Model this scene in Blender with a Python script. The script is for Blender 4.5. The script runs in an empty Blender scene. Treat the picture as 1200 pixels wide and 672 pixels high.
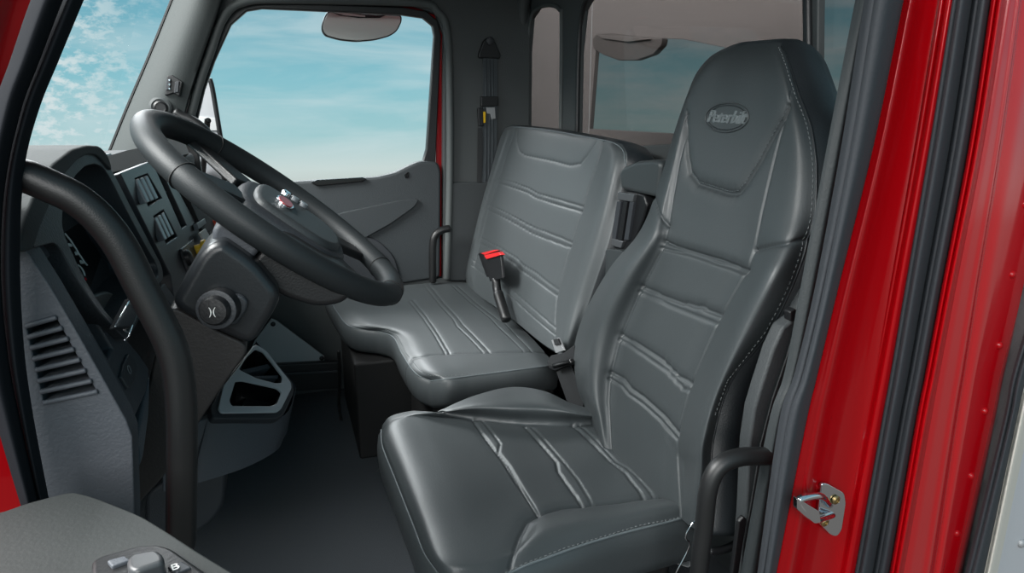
import bpy, bmesh, math, random
import numpy as np
from mathutils import Vector, Matrix
random.seed(3)
SC = bpy.context.scene
C = SC.collection

# ------------------------------------------------------------------ camera
FPX = 800.0
PITCH = math.atan(216 / 800)
YAW = math.atan(280 / (800 * math.cos(PITCH) + 216 * math.sin(PITCH)))
CAMP = np.array([0.0, 0.0, 1.25])
cF = np.array([math.sin(YAW) * math.cos(PITCH), math.cos(YAW) * math.cos(PITCH), -math.sin(PITCH)])
cR = np.array([math.cos(YAW), -math.sin(YAW), 0.0])
cU = np.cross(cR, cF)
cam = bpy.data.objects.new('camera', bpy.data.cameras.new('camera'))
C.objects.link(cam)
cam.matrix_world = Matrix(((cR[0], cU[0], -cF[0], CAMP[0]), (cR[1], cU[1], -cF[1], CAMP[1]),
                           (cR[2], cU[2], -cF[2], CAMP[2]), (0, 0, 0, 1)))
cam.data.sensor_width = 36.0
cam.data.lens = FPX * 36.0 / 1200.0
cam.data.clip_start = 0.02
SC.camera = cam

# ------------------------------------------------------------------ view, sky, lamps
SC.view_settings.view_transform = 'Standard'
SC.view_settings.look = 'None'
SC.view_settings.gamma = 1.0
SC.view_settings.use_curve_mapping = False
SC.view_settings.exposure = 0.0
SC.cycles.max_bounces = 8
SC.cycles.transparent_max_bounces = 12
SC.cycles.caustics_reflective = False
SC.cycles.caustics_refractive = False


def lin(c):
    return tuple(((v / 255) / 12.92 if v / 255 <= 0.04045 else ((v / 255 + 0.055) / 1.055) ** 2.4) for v in c) + (1.0,)


def make_world():
    w = bpy.data.worlds.new('sky')
    SC.world = w
    w.use_nodes = True
    nt = w.node_tree
    n = nt.nodes
    n.clear()
    L = nt.links.new
    out = n.new('ShaderNodeOutputWorld')
    bg = n.new('ShaderNodeBackground')
    L(bg.outputs[0], out.inputs[0])
    tc = n.new('ShaderNodeTexCoord')
    sep = n.new('ShaderNodeSeparateXYZ')
    L(tc.outputs['Generated'], sep.inputs[0])
    mr = n.new('ShaderNodeMapRange')
    mr.inputs['From Min'].default_value = -0.5
    mr.inputs['From Max'].default_value = 0.5
    L(sep.outputs['Z'], mr.inputs['Value'])
    rp = n.new('ShaderNodeValToRGB')
    e = rp.color_ramp.elements
    e[0].position = 0.0
    e[0].color = lin((120, 118, 115))
    e[1].position = 1.0
    e[1].color = lin((95, 150, 170))
    for p, c in ((0.36, (150, 148, 145)), (0.385, (196, 204, 200)), (0.41, (203, 217, 214)), (0.46, (160, 203, 208)),
                 (0.53, (138, 194, 206)), (0.64, (106, 168, 188))):
        k = e.new(p)
        k.color = lin(c)
    L(mr.outputs[0], rp.inputs[0])
    # wispy streaks (stretched) and small puffs
    mp = n.new('ShaderNodeMapping')
    mp.inputs['Scale'].default_value = (2.2, 2.2, 15)
    mp.inputs['Rotation'].default_value = (0.12, 0.05, 0.3)
    L(tc.outputs['Generated'], mp.inputs[0])
    n1 = n.new('ShaderNodeTexNoise')
    n1.inputs['Scale'].default_value = 1.6
    n1.inputs['Detail'].default_value = 8
    n1.inputs['Roughness'].default_value = 0.55
    n1.inputs['Distortion'].default_value = 0.4
    L(mp.outputs[0], n1.inputs[0])
    r1 = n.new('ShaderNodeMapRange')
    r1.inputs['From Min'].default_value = 0.42
    r1.inputs['From Max'].default_value = 0.72
    r1.inputs['To Max'].default_value = 0.6
    L(n1.outputs[0], r1.inputs['Value'])
    mp2 = n.new('ShaderNodeMapping')
    mp2.inputs['Scale'].default_value = (9, 9, 17)
    L(tc.outputs['Generated'], mp2.inputs[0])
    n2 = n.new('ShaderNodeTexNoise')
    n2.inputs['Scale'].default_value = 5.5
    n2.inputs['Detail'].default_value = 9
    n2.inputs['Roughness'].default_value = 0.65
    L(mp2.outputs[0], n2.inputs[0])
    r2 = n.new('ShaderNodeMapRange')
    r2.inputs['From Min'].default_value = 0.44
    r2.inputs['From Max'].default_value = 0.60
    L(n2.outputs[0], r2.inputs['Value'])
    # puffs belong to the front of the truck (-X)
    sx = n.new('ShaderNodeMapRange')
    sx.inputs['From Min'].default_value = -0.10
    sx.inputs['From Max'].default_value = -0.24
    L(sep.outputs['X'], sx.inputs['Value'])
    m1 = n.new('ShaderNodeMath')
    m1.operation = 'MULTIPLY'
    L(r2.outputs[0], m1.inputs[0])
    L(sx.outputs[0], m1.inputs[1])
    m2 = n.new('ShaderNodeMath')
    m2.operation = 'MAXIMUM'
    L(m1.outputs[0], m2.inputs[0])
    L(r1.outputs[0], m2.inputs[1])
    # clouds only above the haze
    zz = n.new('ShaderNodeMapRange')
    zz.inputs['From Min'].default_value = -0.12
    zz.inputs['From Max'].default_value = -0.03
    L(sep.outputs['Z'], zz.inputs['Value'])
    m3 = n.new('ShaderNodeMath')
    m3.operation = 'MULTIPLY'
    L(m2.outputs[0], m3.inputs[0])
    L(zz.outputs[0], m3.inputs[1])
    m4 = n.new('ShaderNodeMath')
    m4.operation = 'MULTIPLY'
    m4.inputs[1].default_value = 0.95
    L(m3.outputs[0], m4.inputs[0])
    mx = n.new('ShaderNodeMixRGB')
    mx.inputs[2].default_value = lin((214, 226, 228))
    L(m4.outputs[0], mx.inputs[0])
    L(rp.outputs[0], mx.inputs[1])
    L(mx.outputs[0], bg.inputs[0])
    bg.inputs[1].default_value = 1.0


make_world()


def sun(name, d, power, angle, col=(1, 1, 1)):
    l = bpy.data.lights.new(name, 'SUN')
    l.energy = power
    l.angle = math.radians(angle)
    l.color = col
    o = bpy.data.objects.new(name, l)
    C.objects.link(o)
    o.rotation_euler = Vector(d).to_track_quat('-Z', 'Y').to_euler()
    o.location = (-3, -2, 4)
    return o


def area(name, loc, target, size, power, col=(1, 1, 1)):
    l = bpy.data.lights.new(name, 'AREA')
    l.shape = 'RECTANGLE'
    l.size, l.size_y = size
    l.energy = power
    l.color = col
    o = bpy.data.objects.new(name, l)
    C.objects.link(o)
    o.location = loc
    o.rotation_euler = (Vector(target) - Vector(loc)).to_track_quat('-Z', 'Y').to_euler()
    return o


area('windshield_softbox', (-2.7, 1.2, 3.7), (0.3, 1.6, 0.6), (2.4, 2.4), 640, (1.0, 0.99, 0.97))  # added area light, brightens the cab through the windshield
area('passenger_side_softbox', (-0.9, 6.2, 3.5), (0.3, 1.4, 0.5), (3.6, 1.6), 340, (0.97, 0.99, 1.0))  # added area light, puts the highlight on the cushion front
area('door_side_softbox', (-1.6, -3.2, 2.8), (0.3, 1.6, 0.7), (3.2, 2.2), 210, (1.0, 0.98, 0.96))  # added fill light behind the camera for the open door side

# ------------------------------------------------------------------ pixel helpers (points traced onto real planes)


def ray(x, y):
    return cF * FPX + cR * (x - 600) + cU * (336 - y)


class Plane:
    def __init__(s, p0, n, u=None):
        s.p0 = np.array(p0, float)
        s.n = np.array(n, float)
        s.n /= np.linalg.norm(s.n)

    def at(s, x, y, h=0.0):
        r = ray(x, y)
        q = s.p0 + s.n * h - CAMP
        return CAMP + r * (q @ s.n) / (r @ s.n)


def YP(y):
    return Plane((0, y, 0), (0, -1, 0))


def XP(x):
    return Plane((x, 0, 0), (-1, 0, 0))


def ZP(z):
    return Plane((0, 0, z), (0, 0, 1))


def project(P):
    P = np.asarray(P, float) - CAMP
    z = P @ cF
    return np.stack([600 + FPX * (P @ cR) / z, 336 - FPX * (P @ cU) / z], -1)


# ------------------------------------------------------------------ materials
MATS = {}


def mat(name, col, rough=0.5, metal=0.0, bump=0.0, bscale=200.0, coat=0.0, spec=0.5, var=0.0, vscale=6.0, emit=0.0):
    if name in MATS:
        return MATS[name]
    m = bpy.data.materials.new(name)
    m.use_nodes = True
    nt = m.node_tree
    b = nt.nodes['Principled BSDF']
    c = lin(col)
    b.inputs['Base Color'].default_value = c
    b.inputs['Roughness'].default_value = rough
    b.inputs['Metallic'].default_value = metal
    b.inputs['Specular IOR Level'].default_value = spec
    if coat:
        b.inputs['Coat Weight'].default_value = coat
        b.inputs['Coat Roughness'].default_value = 0.06
    if emit:
        b.inputs['Emission Color'].default_value = c
        b.inputs['Emission Strength'].default_value = emit
    tc = nt.nodes.new('ShaderNodeTexCoord')
    if bump:
        nz = nt.nodes.new('ShaderNodeTexNoise')
        nz.inputs['Scale'].default_value = bscale
        nz.inputs['Detail'].default_value = 3
        nt.links.new(tc.outputs['Object'], nz.inputs['Vector'])
        bp = nt.nodes.new('ShaderNodeBump')
        bp.inputs['Strength'].default_value = bump
        bp.inputs['Distance'].default_value = 0.002
        nt.links.new(nz.outputs[0], bp.inputs['Height'])
        nt.links.new(bp.outputs[0], b.inputs['Normal'])
    if var:
        nz = nt.nodes.new('ShaderNodeTexNoise')
        nz.inputs['Scale'].default_value = vscale
        nz.inputs['Detail'].default_value = 4
        nt.links.new(tc.outputs['Object'], nz.inputs['Vector'])
        mr = nt.nodes.new('ShaderNodeMapRange')
        mr.inputs['To Min'].default_value = 1 - var
        mr.inputs['To Max'].default_value = 1 + var
        nt.links.new(nz.outputs[0], mr.inputs['Value'])
        mx = nt.nodes.new('ShaderNodeMixRGB')
        mx.blend_type = 'MULTIPLY'
        mx.inputs[0].default_value = 1
        mx.inputs[1].default_value = c
        nt.links.new(mr.outputs[0], mx.inputs[2])
        nt.links.new(mx.outputs[0], b.inputs['Base Color'])
    MATS[name] = m
    return m


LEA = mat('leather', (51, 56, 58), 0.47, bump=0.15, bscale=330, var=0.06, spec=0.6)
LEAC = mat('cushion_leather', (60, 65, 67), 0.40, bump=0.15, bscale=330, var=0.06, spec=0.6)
LEAB = mat('bench_leather', (68, 73, 75), 0.46, bump=0.15, bscale=330, var=0.06, spec=0.6)
LEAD = mat('dark_shaded_leather', (34, 38, 41), 0.42, bump=0.3, bscale=330)  # dark piping leather; also carries the shade of the driver seat side
PIPE = mat('piping_thread', (92, 100, 103), 0.6)
THR = mat('stitch_thread', (108, 113, 114), 0.7)
PAD = mat('soft_dash_pad', (46, 50, 51), 0.8, bump=0.2, bscale=260)
PLG = mat('grey_plastic', (72, 76, 82), 0.55, bump=0.35, bscale=300)
PLD = mat('dark_plastic', (48, 51, 55), 0.5, bump=0.3, bscale=300)
PLB = mat('black_plastic', (22, 23, 25), 0.42, bump=0.2, bscale=300)
PLS = mat('satin_grey_plastic', (104, 108, 112), 0.35)
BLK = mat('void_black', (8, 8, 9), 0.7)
GLB = mat('gloss_black', (14, 14, 15), 0.18)
TRIM = mat('pillar_trim', (80, 85, 85), 0.62, bump=0.4, bscale=240)
TRIMD = mat('pillar_trim_dark', (66, 70, 71), 0.6, bump=0.4, bscale=240)
DOORM = mat('door_panel_plastic', (50, 55, 58), 0.58, bump=0.4, bscale=240)
RUB = mat('rubber_seal', (36, 40, 45), 0.75, bump=0.3, bscale=220)
RUBD = mat('rubber_dark', (34, 37, 42), 0.7, bump=0.2, bscale=220)
HAND = mat('handle_black', (20, 21, 22), 0.42, bump=0.1, bscale=700)
RED = mat('red_paint', (146, 0, 8), 0.3, coat=0.35, spec=0.2)
REDB = mat('red_body_paint', (165, 0, 12), 0.25, coat=1.0, spec=0.5)
CHR = mat('chrome', (215, 218, 222), 0.12, metal=1.0)
STL = mat('steel', (150, 152, 154), 0.5, metal=0.4, bump=0.2, bscale=60)
BRS = mat('bolt_brass', (150, 130, 90), 0.35, metal=0.9)
FLR = mat('floor_mat_material', (74, 79, 84), 0.8, bump=0.6, bscale=420)
WEB = mat('belt_webbing', (58, 64, 68), 0.7, bump=0.5, bscale=600)
WEBD = mat('belt_webbing_dark', (30, 32, 34), 0.7, bump=0.5, bscale=600)
REDP = mat('red_plastic', (205, 40, 42), 0.4)
YEL = mat('yellow_plastic', (225, 180, 20), 0.45)
WHT = mat('white_marking', (215, 215, 212), 0.5)
BRN = mat('taupe_reflection', (114, 117, 118), 0.6)
BEI = mat('beige_edge', (176, 172, 164), 0.6, bump=0.2, bscale=90)
GRP = mat('grey_body_panel', (160, 162, 166), 0.45)
MIRR = mat('mirror_shell_grey', (205, 202, 198), 0.4)
DSH = mat('gauge_face', (16, 17, 19), 0.3)


def glass(name, tint, refl=0.06):
    m = bpy.data.materials.new(name)
    m.use_nodes = True
    nt = m.node_tree
    nt.nodes.clear()
    o = nt.nodes.new('ShaderNodeOutputMaterial')
    t = nt.nodes.new('ShaderNodeBsdfTransparent')
    t.inputs[0].default_value = tint + (1,)
    g = nt.nodes.new('ShaderNodeBsdfGlossy')
    g.inputs['Roughness'].default_value = 0.02
    mx = nt.nodes.new('ShaderNodeMixShader')
    mx.inputs[0].default_value = refl
    nt.links.new(t.outputs[0], mx.inputs[1])
    nt.links.new(g.outputs[0], mx.inputs[2])
    nt.links.new(mx.outputs[0], o.inputs[0])
    return m


GCL = glass('clear_glass', (0.98, 0.99, 0.99), 0.0005)
GTN = glass('tinted_glass', (0.52, 0.475, 0.46), 0.02)
GTM = glass('side_tinted_glass', (0.82, 0.74, 0.72), 0.04)

# ------------------------------------------------------------------ object helpers


def thing(name, label, cat, loc=(0, 0, 0), group=None, kind=None):
    o = bpy.data.objects.new(name, None)
    C.objects.link(o)
    o.empty_display_size = 0.05
    o.location = loc
    o.matrix_world = Matrix.Translation(loc)
    tag(o, label, cat, group, kind)
    return o


def tag(o, label=None, cat=None, group=None, kind=None):
    if label:
        o['label'] = label
    if cat:
        o['category'] = cat
    if group:
        o['group'] = group
    if kind:
        o['kind'] = kind
    return o


def link(name, me, m, parent=None, smooth=True):
    o = bpy.data.objects.new(name, me)
    C.objects.link(o)
    if m:
        me.materials.clear()
        me.materials.append(m)
    for p in me.polygons:
        p.use_smooth = smooth
    if parent:
        o.parent = parent
        inv = Matrix.Identity(4)
        q = parent
        loc = q.location.copy() if q.type == 'EMPTY' else Vector((0, 0, 0))
        o.matrix_parent_inverse = Matrix.Translation(-loc)
    return o


def bevel(o, w=0.004, seg=3, ang=35):
    b = o.modifiers.new('bevel', 'BEVEL')
    b.width = w
    b.segments = seg
    b.limit_method = 'ANGLE'
    b.angle_limit = math.radians(ang)
    b.harden_normals = False
    return o


def mesh_from(verts, faces):
    me = bpy.data.meshes.new('mesh')
    me.from_pydata([tuple(map(float, v)) for v in verts], [], faces)
    me.update()
    bm = bmesh.new()
    bm.from_mesh(me)
    bmesh.ops.recalc_face_normals(bm, faces=bm.faces)
    bm.to_mesh(me)
    bm.free()
    return me


def autosmooth(o, deg=40):
    me = o.data
    me.set_sharp_from_angle(angle=math.radians(deg))
    return o


def slab(name, pts, depth, m, parent=None, bev=0.0, holes=(), n=None, smooth=False):
    """solid plate: planar outline (3D points) pushed back by vector depth, with optional holes."""
    P = [np.array(p, float) for p in pts]
    d = np.array(depth, float)
    nrm = -d / np.linalg.norm(d) if n is None else np.array(n, float) / np.linalg.norm(n)
    o0 = P[0]
    u = P[1] - P[0]
    u = u - nrm * (u @ nrm)
    u /= np.linalg.norm(u)
    v = np.cross(nrm, u)
    bm = bmesh.new()
    loops = []
    for L in [P] + [[np.array(q, float) for q in h] for h in holes]:
        loops.append([bm.verts.new(p) for p in L])
        vs = loops[-1]
        for i in range(len(vs)):
            bm.edges.new((vs[i], vs[(i + 1) % len(vs)]))
    if holes:
        bmesh.ops.triangle_fill(bm, use_beauty=True, use_dissolve=True, edges=bm.edges[:])
    else:
        bm.faces.new(loops[0])
    fr = bm.faces[:]
    r = bmesh.ops.extrude_face_region(bm, geom=fr)
    nv = [g for g in r['geom'] if isinstance(g, bmesh.types.BMVert)]
    bmesh.ops.translate(bm, verts=nv, vec=d)
    # keep the original front faces (extrude_face_region removes them only if closed) -> rebuild if gone
    bmesh.ops.recalc_face_normals(bm, faces=bm.faces)
    me = bpy.data.meshes.new(name)
    bm.to_mesh(me)
    bm.free()
    # make sure front exists
    bm = bmesh.new()
    bm.from_mesh(me)
    be = [e for e in bm.edges if e.is_boundary]
    if be:
        bmesh.ops.triangle_fill(bm, use_beauty=True, use_dissolve=True, edges=be)
        bmesh.ops.recalc_face_normals(bm, faces=bm.faces)
    bm.to_mesh(me)
    bm.free()
    o = link(name, me, m, parent, smooth)
    if bev:
        bevel(o, bev)
        for p in me.polygons:
            p.use_smooth = True
        w = o.modifiers.new('wn', 'WEIGHTED_NORMAL')
        w.keep_sharp = False
    return o


def pslab(name, px, plane, thick, m, parent=None, bev=0.0, holes=(), h=0.0, rnd=0):
    f = (lambda L: roundpoly([plane.at(x, y, h) for x, y in L], rnd)) if rnd else (lambda L: [plane.at(x, y, h) for x, y in L])
    return slab(name, f(px), -plane.n * thick, m, parent, bev, [f(L) for L in holes])


def roundpoly(P, r, k=5):
    out = []
    n = len(P)
    for i in range(n):
        a, b, c = P[i - 1], P[i], P[(i + 1) % n]
        la, lc = np.linalg.norm(a - b), np.linalg.norm(c - b)
        q = min(r, 0.45 * la, 0.45 * lc)
        p0 = b + (a - b) / la * q
        p1 = b + (c - b) / lc * q
        for j in range(k + 1):
            t = j / k
            out.append((1 - t) ** 2 * p0 + 2 * t * (1 - t) * b + t * t * p1)
    return out


def box(name, c, s, m, parent=None, bev=0.003, rot=None):
    hx, hy, hz = s[0] / 2, s[1] / 2, s[2] / 2
    V = [Vector((x, y, z)) for x in (-hx, hx) for y in (-hy, hy) for z in (-hz, hz)]
    if rot is not None:
        V = [rot @ v for v in V]
    V = [v + Vector(c) for v in V]
    Fc = [(0, 1, 3, 2), (4, 6, 7, 5), (0, 4, 5, 1), (2, 3, 7, 6), (0, 2, 6, 4), (1, 5, 7, 3)]
    o = link(name, mesh_from(V, Fc), m, parent, True)
    if bev:
        bevel(o, bev)
        o.modifiers.new('wn', 'WEIGHTED_NORMAL')
    return o


def catmull(P, k=8, closed=False):
    P = np.array(P, float)
    n = len(P)
    out = []
    rng = range(n if closed else n - 1)
    for i in rng:
        if closed:
            a, b, c, d = P[(i - 1) % n], P[i], P[(i + 1) % n], P[(i + 2) % n]
        else:
            b, c = P[i], P[i + 1]
            a = P[i - 1] if i > 0 else 2 * b - c
            d = P[i + 2] if i + 2 < n else 2 * c - b
        for j in range(k):
            t = j / k
            out.append(0.5 * ((2 * b) + (-a + c) * t + (2 * a - 5 * b + 4 * c - d) * t * t + (-a + 3 * b - 3 * c + d) * t ** 3))
    if not closed:
        out.append(P[-1])
    return np.array(out)


def sweep_mesh(P, prof, closed=False, up=None, scales=None, cap=True):
    """P path points, prof list of (a,b) offsets in frame (side, up)."""
    P = np.array(P, float)
    n = len(P)
    T = np.zeros_like(P)
    for i in range(n):
        a = P[(i - 1) % n] if (closed or i > 0) else P[i]
        b = P[(i + 1) % n] if (closed or i < n - 1) else P[i]
        T[i] = (b - a) / (np.linalg.norm(b - a) + 1e-12)
    if up is not None:
        ups = [np.array(up, float)] * n
    else:
        u = np.array([0, 0, 1.0]) if abs(T[0][2]) < 0.9 else np.array([1.0, 0, 0])
        ups = []
        for i in range(n):
            u = u - T[i] * (u @ T[i])
            u /= np.linalg.norm(u)
            ups.append(u.copy())
    V, Fc = [], []
    k = len(prof)
    for i in range(n):
        s = np.cross(T[i], ups[i])
        s /= np.linalg.norm(s)
        w = np.cross(s, T[i])
        sc = scales[i] if scales is not None else 1.0
        for a, b in prof:
            V.append(P[i] + s * a * sc + w * b * sc)
    for i in range(n if closed else n - 1):
        j = (i + 1) % n
        for q in range(k):
            r = (q + 1) % k
            Fc.append((i * k + q, i * k + r, j * k + r, j * k + q))
    if not closed and cap:
        Fc.append(tuple(range(k)))
        Fc.append(tuple((n - 1) * k + q for q in range(k)))
    return V, Fc


def circ(r, k=16, sx=1, sy=1):
    return [(r * sx * math.cos(2 * math.pi * i / k), r * sy * math.sin(2 * math.pi * i / k)) for i in range(k)]


def tube(name, P, r, m, parent=None, k=16, smooth=0, closed=False, capround=True, prof=None, up=None):
    P = np.array(P, float)
    if smooth:
        P = catmull(P, smooth, closed)
    sc = None
    if capround and not closed:
        # shrink the ends to rounded caps
        t0 = (P[0] - P[1]) / np.linalg.norm(P[0] - P[1])
        t1 = (P[-1] - P[-2]) / np.linalg.norm(P[-1] - P[-2])
        pre = [P[0] + t0 * r * x for x in (0.5, 0.4, 0.25)]
        post = [P[-1] + t1 * r * x for x in (0.25, 0.4, 0.5)]
        sc = [0.4, 0.7, 0.9] + [1.0] * len(P) + [0.9, 0.7, 0.4]
        P = np.array(pre + list(P) + post)
    V, Fc = sweep_mesh(P, prof or circ(r, k), closed, up, sc)
    return link(name, mesh_from(V, Fc), m, parent, True)


def lathe(name, c, axis, prof, m, parent=None, k=32):
    """prof: list of (radius, height along axis)."""
    a = Vector(axis).normalized()
    q = a.to_track_quat('Z', 'Y')
    V, Fc = [], []
    for r, h in prof:
        for i in range(k):
            t = 2 * math.pi * i / k
            V.append(Vector(c) + q @ Vector((r * math.cos(t), r * math.sin(t), h)))
    for j in range(len(prof) - 1):
        for i in range(k):
            Fc.append((j * k + i, j * k + (i + 1) % k, (j + 1) * k + (i + 1) % k, (j + 1) * k + i))
    Fc.append(tuple(range(k)))
    Fc.append(tuple((len(prof) - 1) * k + i for i in range(k)))
    o = link(name, mesh_from(V, Fc), m, parent, True)
    autosmooth(o, 50)
    return o


def cinterp(A, t):
    """Catmull-Rom along axis 0 of array A at parameters t in [0, n-1]."""
    n = A.shape[0]
    i = np.clip(np.floor(t).astype(int), 0, n - 2)
    f = (t - i).reshape((-1,) + (1,) * (A.ndim - 1))
    Ap = np.concatenate([2 * A[:1] - A[1:2], A, 2 * A[-1:] - A[-2:-1]], 0)
    a, b, c, d = Ap[i], Ap[i + 1], Ap[i + 2], Ap[i + 3]
    return 0.5 * ((2 * b) + (-a + c) * f + (2 * a - 5 * b + 4 * c - d) * f ** 2 + (-a + 3 * b - 3 * c + d) * f ** 3)


def dens(px, step=1.2):
    out = []
    for (a, b) in zip(px[:-1], px[1:]):
        a, b = np.array(a, float), np.array(b, float)
        k = max(1, int(np.linalg.norm(b - a) / step))
        for j in range(k):
            out.append(a + (b - a) * j / k)
    out.append(np.array(px[-1], float))
    return np.array(out)


class Net:
    def __init__(s, rows, plane, nu=120, nv=120, seams=(), puffs=()):
        A = np.array([[plane.at(x, y, h) for (x, y, h) in r] for r in rows])
        R, K = A.shape[0], A.shape[1]
        S = cinterp(A, np.linspace(0, R - 1, nv))
        S = np.swapaxes(cinterp(np.swapaxes(S, 0, 1), np.linspace(0, K - 1, nu)), 0, 1)
        s.S = S
        s.norm()
        base = S.copy()
        s.pix = project(S.reshape(-1, 3)).reshape(nv, nu, 2)
        D = np.zeros((nv, nu))
        for sm in seams:
            px, dep, wid = sm[0], sm[1], sm[2]
            q = s.on(dens(px))
            d = np.full(nv * nu, 9.0)
            F_ = base.reshape(-1, 3)
            for j in range(0, len(q), 12):
                c = q[j:j + 12]
                near = np.nonzero(((F_ > c.min(0) - .05) & (F_ < c.max(0) + .05)).all(1))[0]
                if len(near):
                    dd = np.linalg.norm(F_[near][:, None, :] - c[None], axis=2).min(1)
                    d[near] = np.minimum(d[near], dd)
            d = d.reshape(nv, nu)
            D -= dep * np.exp(-(d / wid) ** 2)
            if len(sm) > 3:     # soft shoulder either side of a seam
                D -= sm[3] * np.exp(-(d / sm[4]) ** 2)
        s.S = base + s.N * D[..., None]
        s.norm()

    def norm(s):
        du = np.gradient(s.S, axis=1)
        dv = np.gradient(s.S, axis=0)
        N = np.cross(du, dv)
        N /= np.linalg.norm(N, axis=2, keepdims=True) + 1e-12
        mid = s.S[s.S.shape[0] // 2, s.S.shape[1] // 2]
        if N[s.S.shape[0] // 2, s.S.shape[1] // 2] @ (CAMP - mid) < 0:
            N = -N
        s.N = N

    def on(s, px, lift=0.0):
        """points on the surface seen at the pixels px."""
        F_ = s.pix.reshape(-1, 2)
        out = []
        S_, N_ = s.S.reshape(-1, 3), s.N.reshape(-1, 3)
        for p in np.array(px, float):
            d = ((F_ - p) ** 2).sum(1)
            i = np.argpartition(d, 4)[:4]
            w = 1 / (d[i] + 0.05)
            w /= w.sum()
            out.append((S_[i] * w[:, None]).sum(0) + (N_[i] * w[:, None]).sum(0) * lift)
        return np.array(out)

    def rim(s, rings, back, name, m, parent, cap=True):
        """only the sides (and closed back) that run round the edge of the net."""
        full = s.mesh(rings, back, name, m, parent, cap)
        me = full.data
        n0 = s.S.shape[0] * s.S.shape[1]
        bm = bmesh.new()
        bm.from_mesh(me)
        bm.verts.ensure_lookup_table()
        kill = [f for f in bm.faces if all(v.index < n0 for v in f.verts)]
        bmesh.ops.delete(bm, geom=kill, context='FACES')
        bmesh.ops.delete(bm, geom=[v for v in bm.verts if not v.link_faces], context='VERTS')
        bm.to_mesh(me)
        bm.free()
        return full

    def mesh(s, rings=None, back=None, name='panel', m=None, parent=None, cap=True):
        nv, nu = s.S.shape[:2]
        V = list(s.S.reshape(-1, 3))
        Fc = [(j * nu + i, j * nu + i + 1, (j + 1) * nu + i + 1, (j + 1) * nu + i) for j in range(nv - 1) for i in range(nu - 1)]
        if rings:
            loop = [i for i in range(nu)] + [j * nu + nu - 1 for j in range(1, nv)] + \
                   [(nv - 1) * nu + i for i in range(nu - 2, -1, -1)] + [j * nu for j in range(nv - 2, 0, -1)]
            b = np.array(back, float)
            b /= np.linalg.norm(b)
            LP = np.array([V[i] for i in loop])
            cen = LP.mean(0)
            Tn = np.roll(LP, -3, 0) - np.roll(LP, 3, 0)
            out = np.cross(Tn, b)
            out /= np.linalg.norm(out, axis=1, keepdims=True) + 1e-12
            if ((LP - cen) * out).sum() < 0:
                out = -out
            for _ in range(6):
                out = (np.roll(out, 2, 0) + out + np.roll(out, -2, 0)) / 3
            prev = loop
            for dist, ex in rings:
                st = len(V)
                V += list(LP + b * dist + out * ex)
                cur = list(range(st, st + len(loop)))
                n = len(loop)
                Fc += [(prev[i], prev[(i + 1) % n], cur[(i + 1) % n], cur[i]) for i in range(n)]
                prev = cur
            if cap:
                V.append(np.array([V[i] for i in prev]).mean(0))
                ci = len(V) - 1
                n = len(prev)
                Fc += [(prev[i], prev[(i + 1) % n], ci) for i in range(n)]
        return link(name, mesh_from(V, Fc), m, parent, True)


def stitches(name, P, m, parent, ln=0.006, gap=0.004, r=0.0008):
    """row of thread stitches along path P."""
    P = np.array(P)
    seg = np.linalg.norm(np.diff(P, axis=0), axis=1)
    cum = np.concatenate([[0], np.cumsum(seg)])
    V, Fc = [], []
    t = 0
    while t + ln < cum[-1]:
        a = np.array([np.interp(t, cum, P[:, k]) for k in range(3)])
        b = np.array([np.interp(t + ln, cum, P[:, k]) for k in range(3)])
        v, f_ = sweep_mesh([a, b], circ(r, 5))
        o = len(V)
        V += v
        Fc += [tuple(i + o for i in q) for q in f_]
        t += ln + gap
    return link(name, mesh_from(V, Fc), m, parent, True)


def text(name, body, size, M, m, parent, ext=0.0006, shear=0.0, sx=1.0, bev=0.0):
    c = bpy.data.curves.new(name, 'FONT')
    c.body = body
    c.size = size
    c.shear = shear
    c.extrude = ext
    c.bevel_depth = bev
    c.align_x = 'CENTER'
    c.align_y = 'CENTER'
    o = bpy.data.objects.new(name, c)
    C.objects.link(o)
    dg = bpy.context.evaluated_depsgraph_get()
    me = bpy.data.meshes.new_from_object(o.evaluated_get(dg))
    bpy.data.objects.remove(o)
    me.transform(M @ Matrix.Diagonal((sx, 1, 1, 1)))
    return link(name, me, m, parent, False)


def frame(o, x, y):
    """matrix with origin o, x axis along x, y axis near y."""
    x = Vector(x).normalized()
    z = x.cross(Vector(y)).normalized()
    y = z.cross(x)
    return Matrix(((x.x, y.x, z.x, o[0]), (x.y, y.y, z.y, o[1]), (x.z, y.z, z.z, o[2]), (0, 0, 0, 1)))


def lerp_rows(L, Rr, n):
    return [[(l[0] + (r[0] - l[0]) * t, l[1] + (r[1] - l[1]) * t) for t in np.linspace(0, 1, n)] for l, r in zip(L, Rr)]


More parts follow.
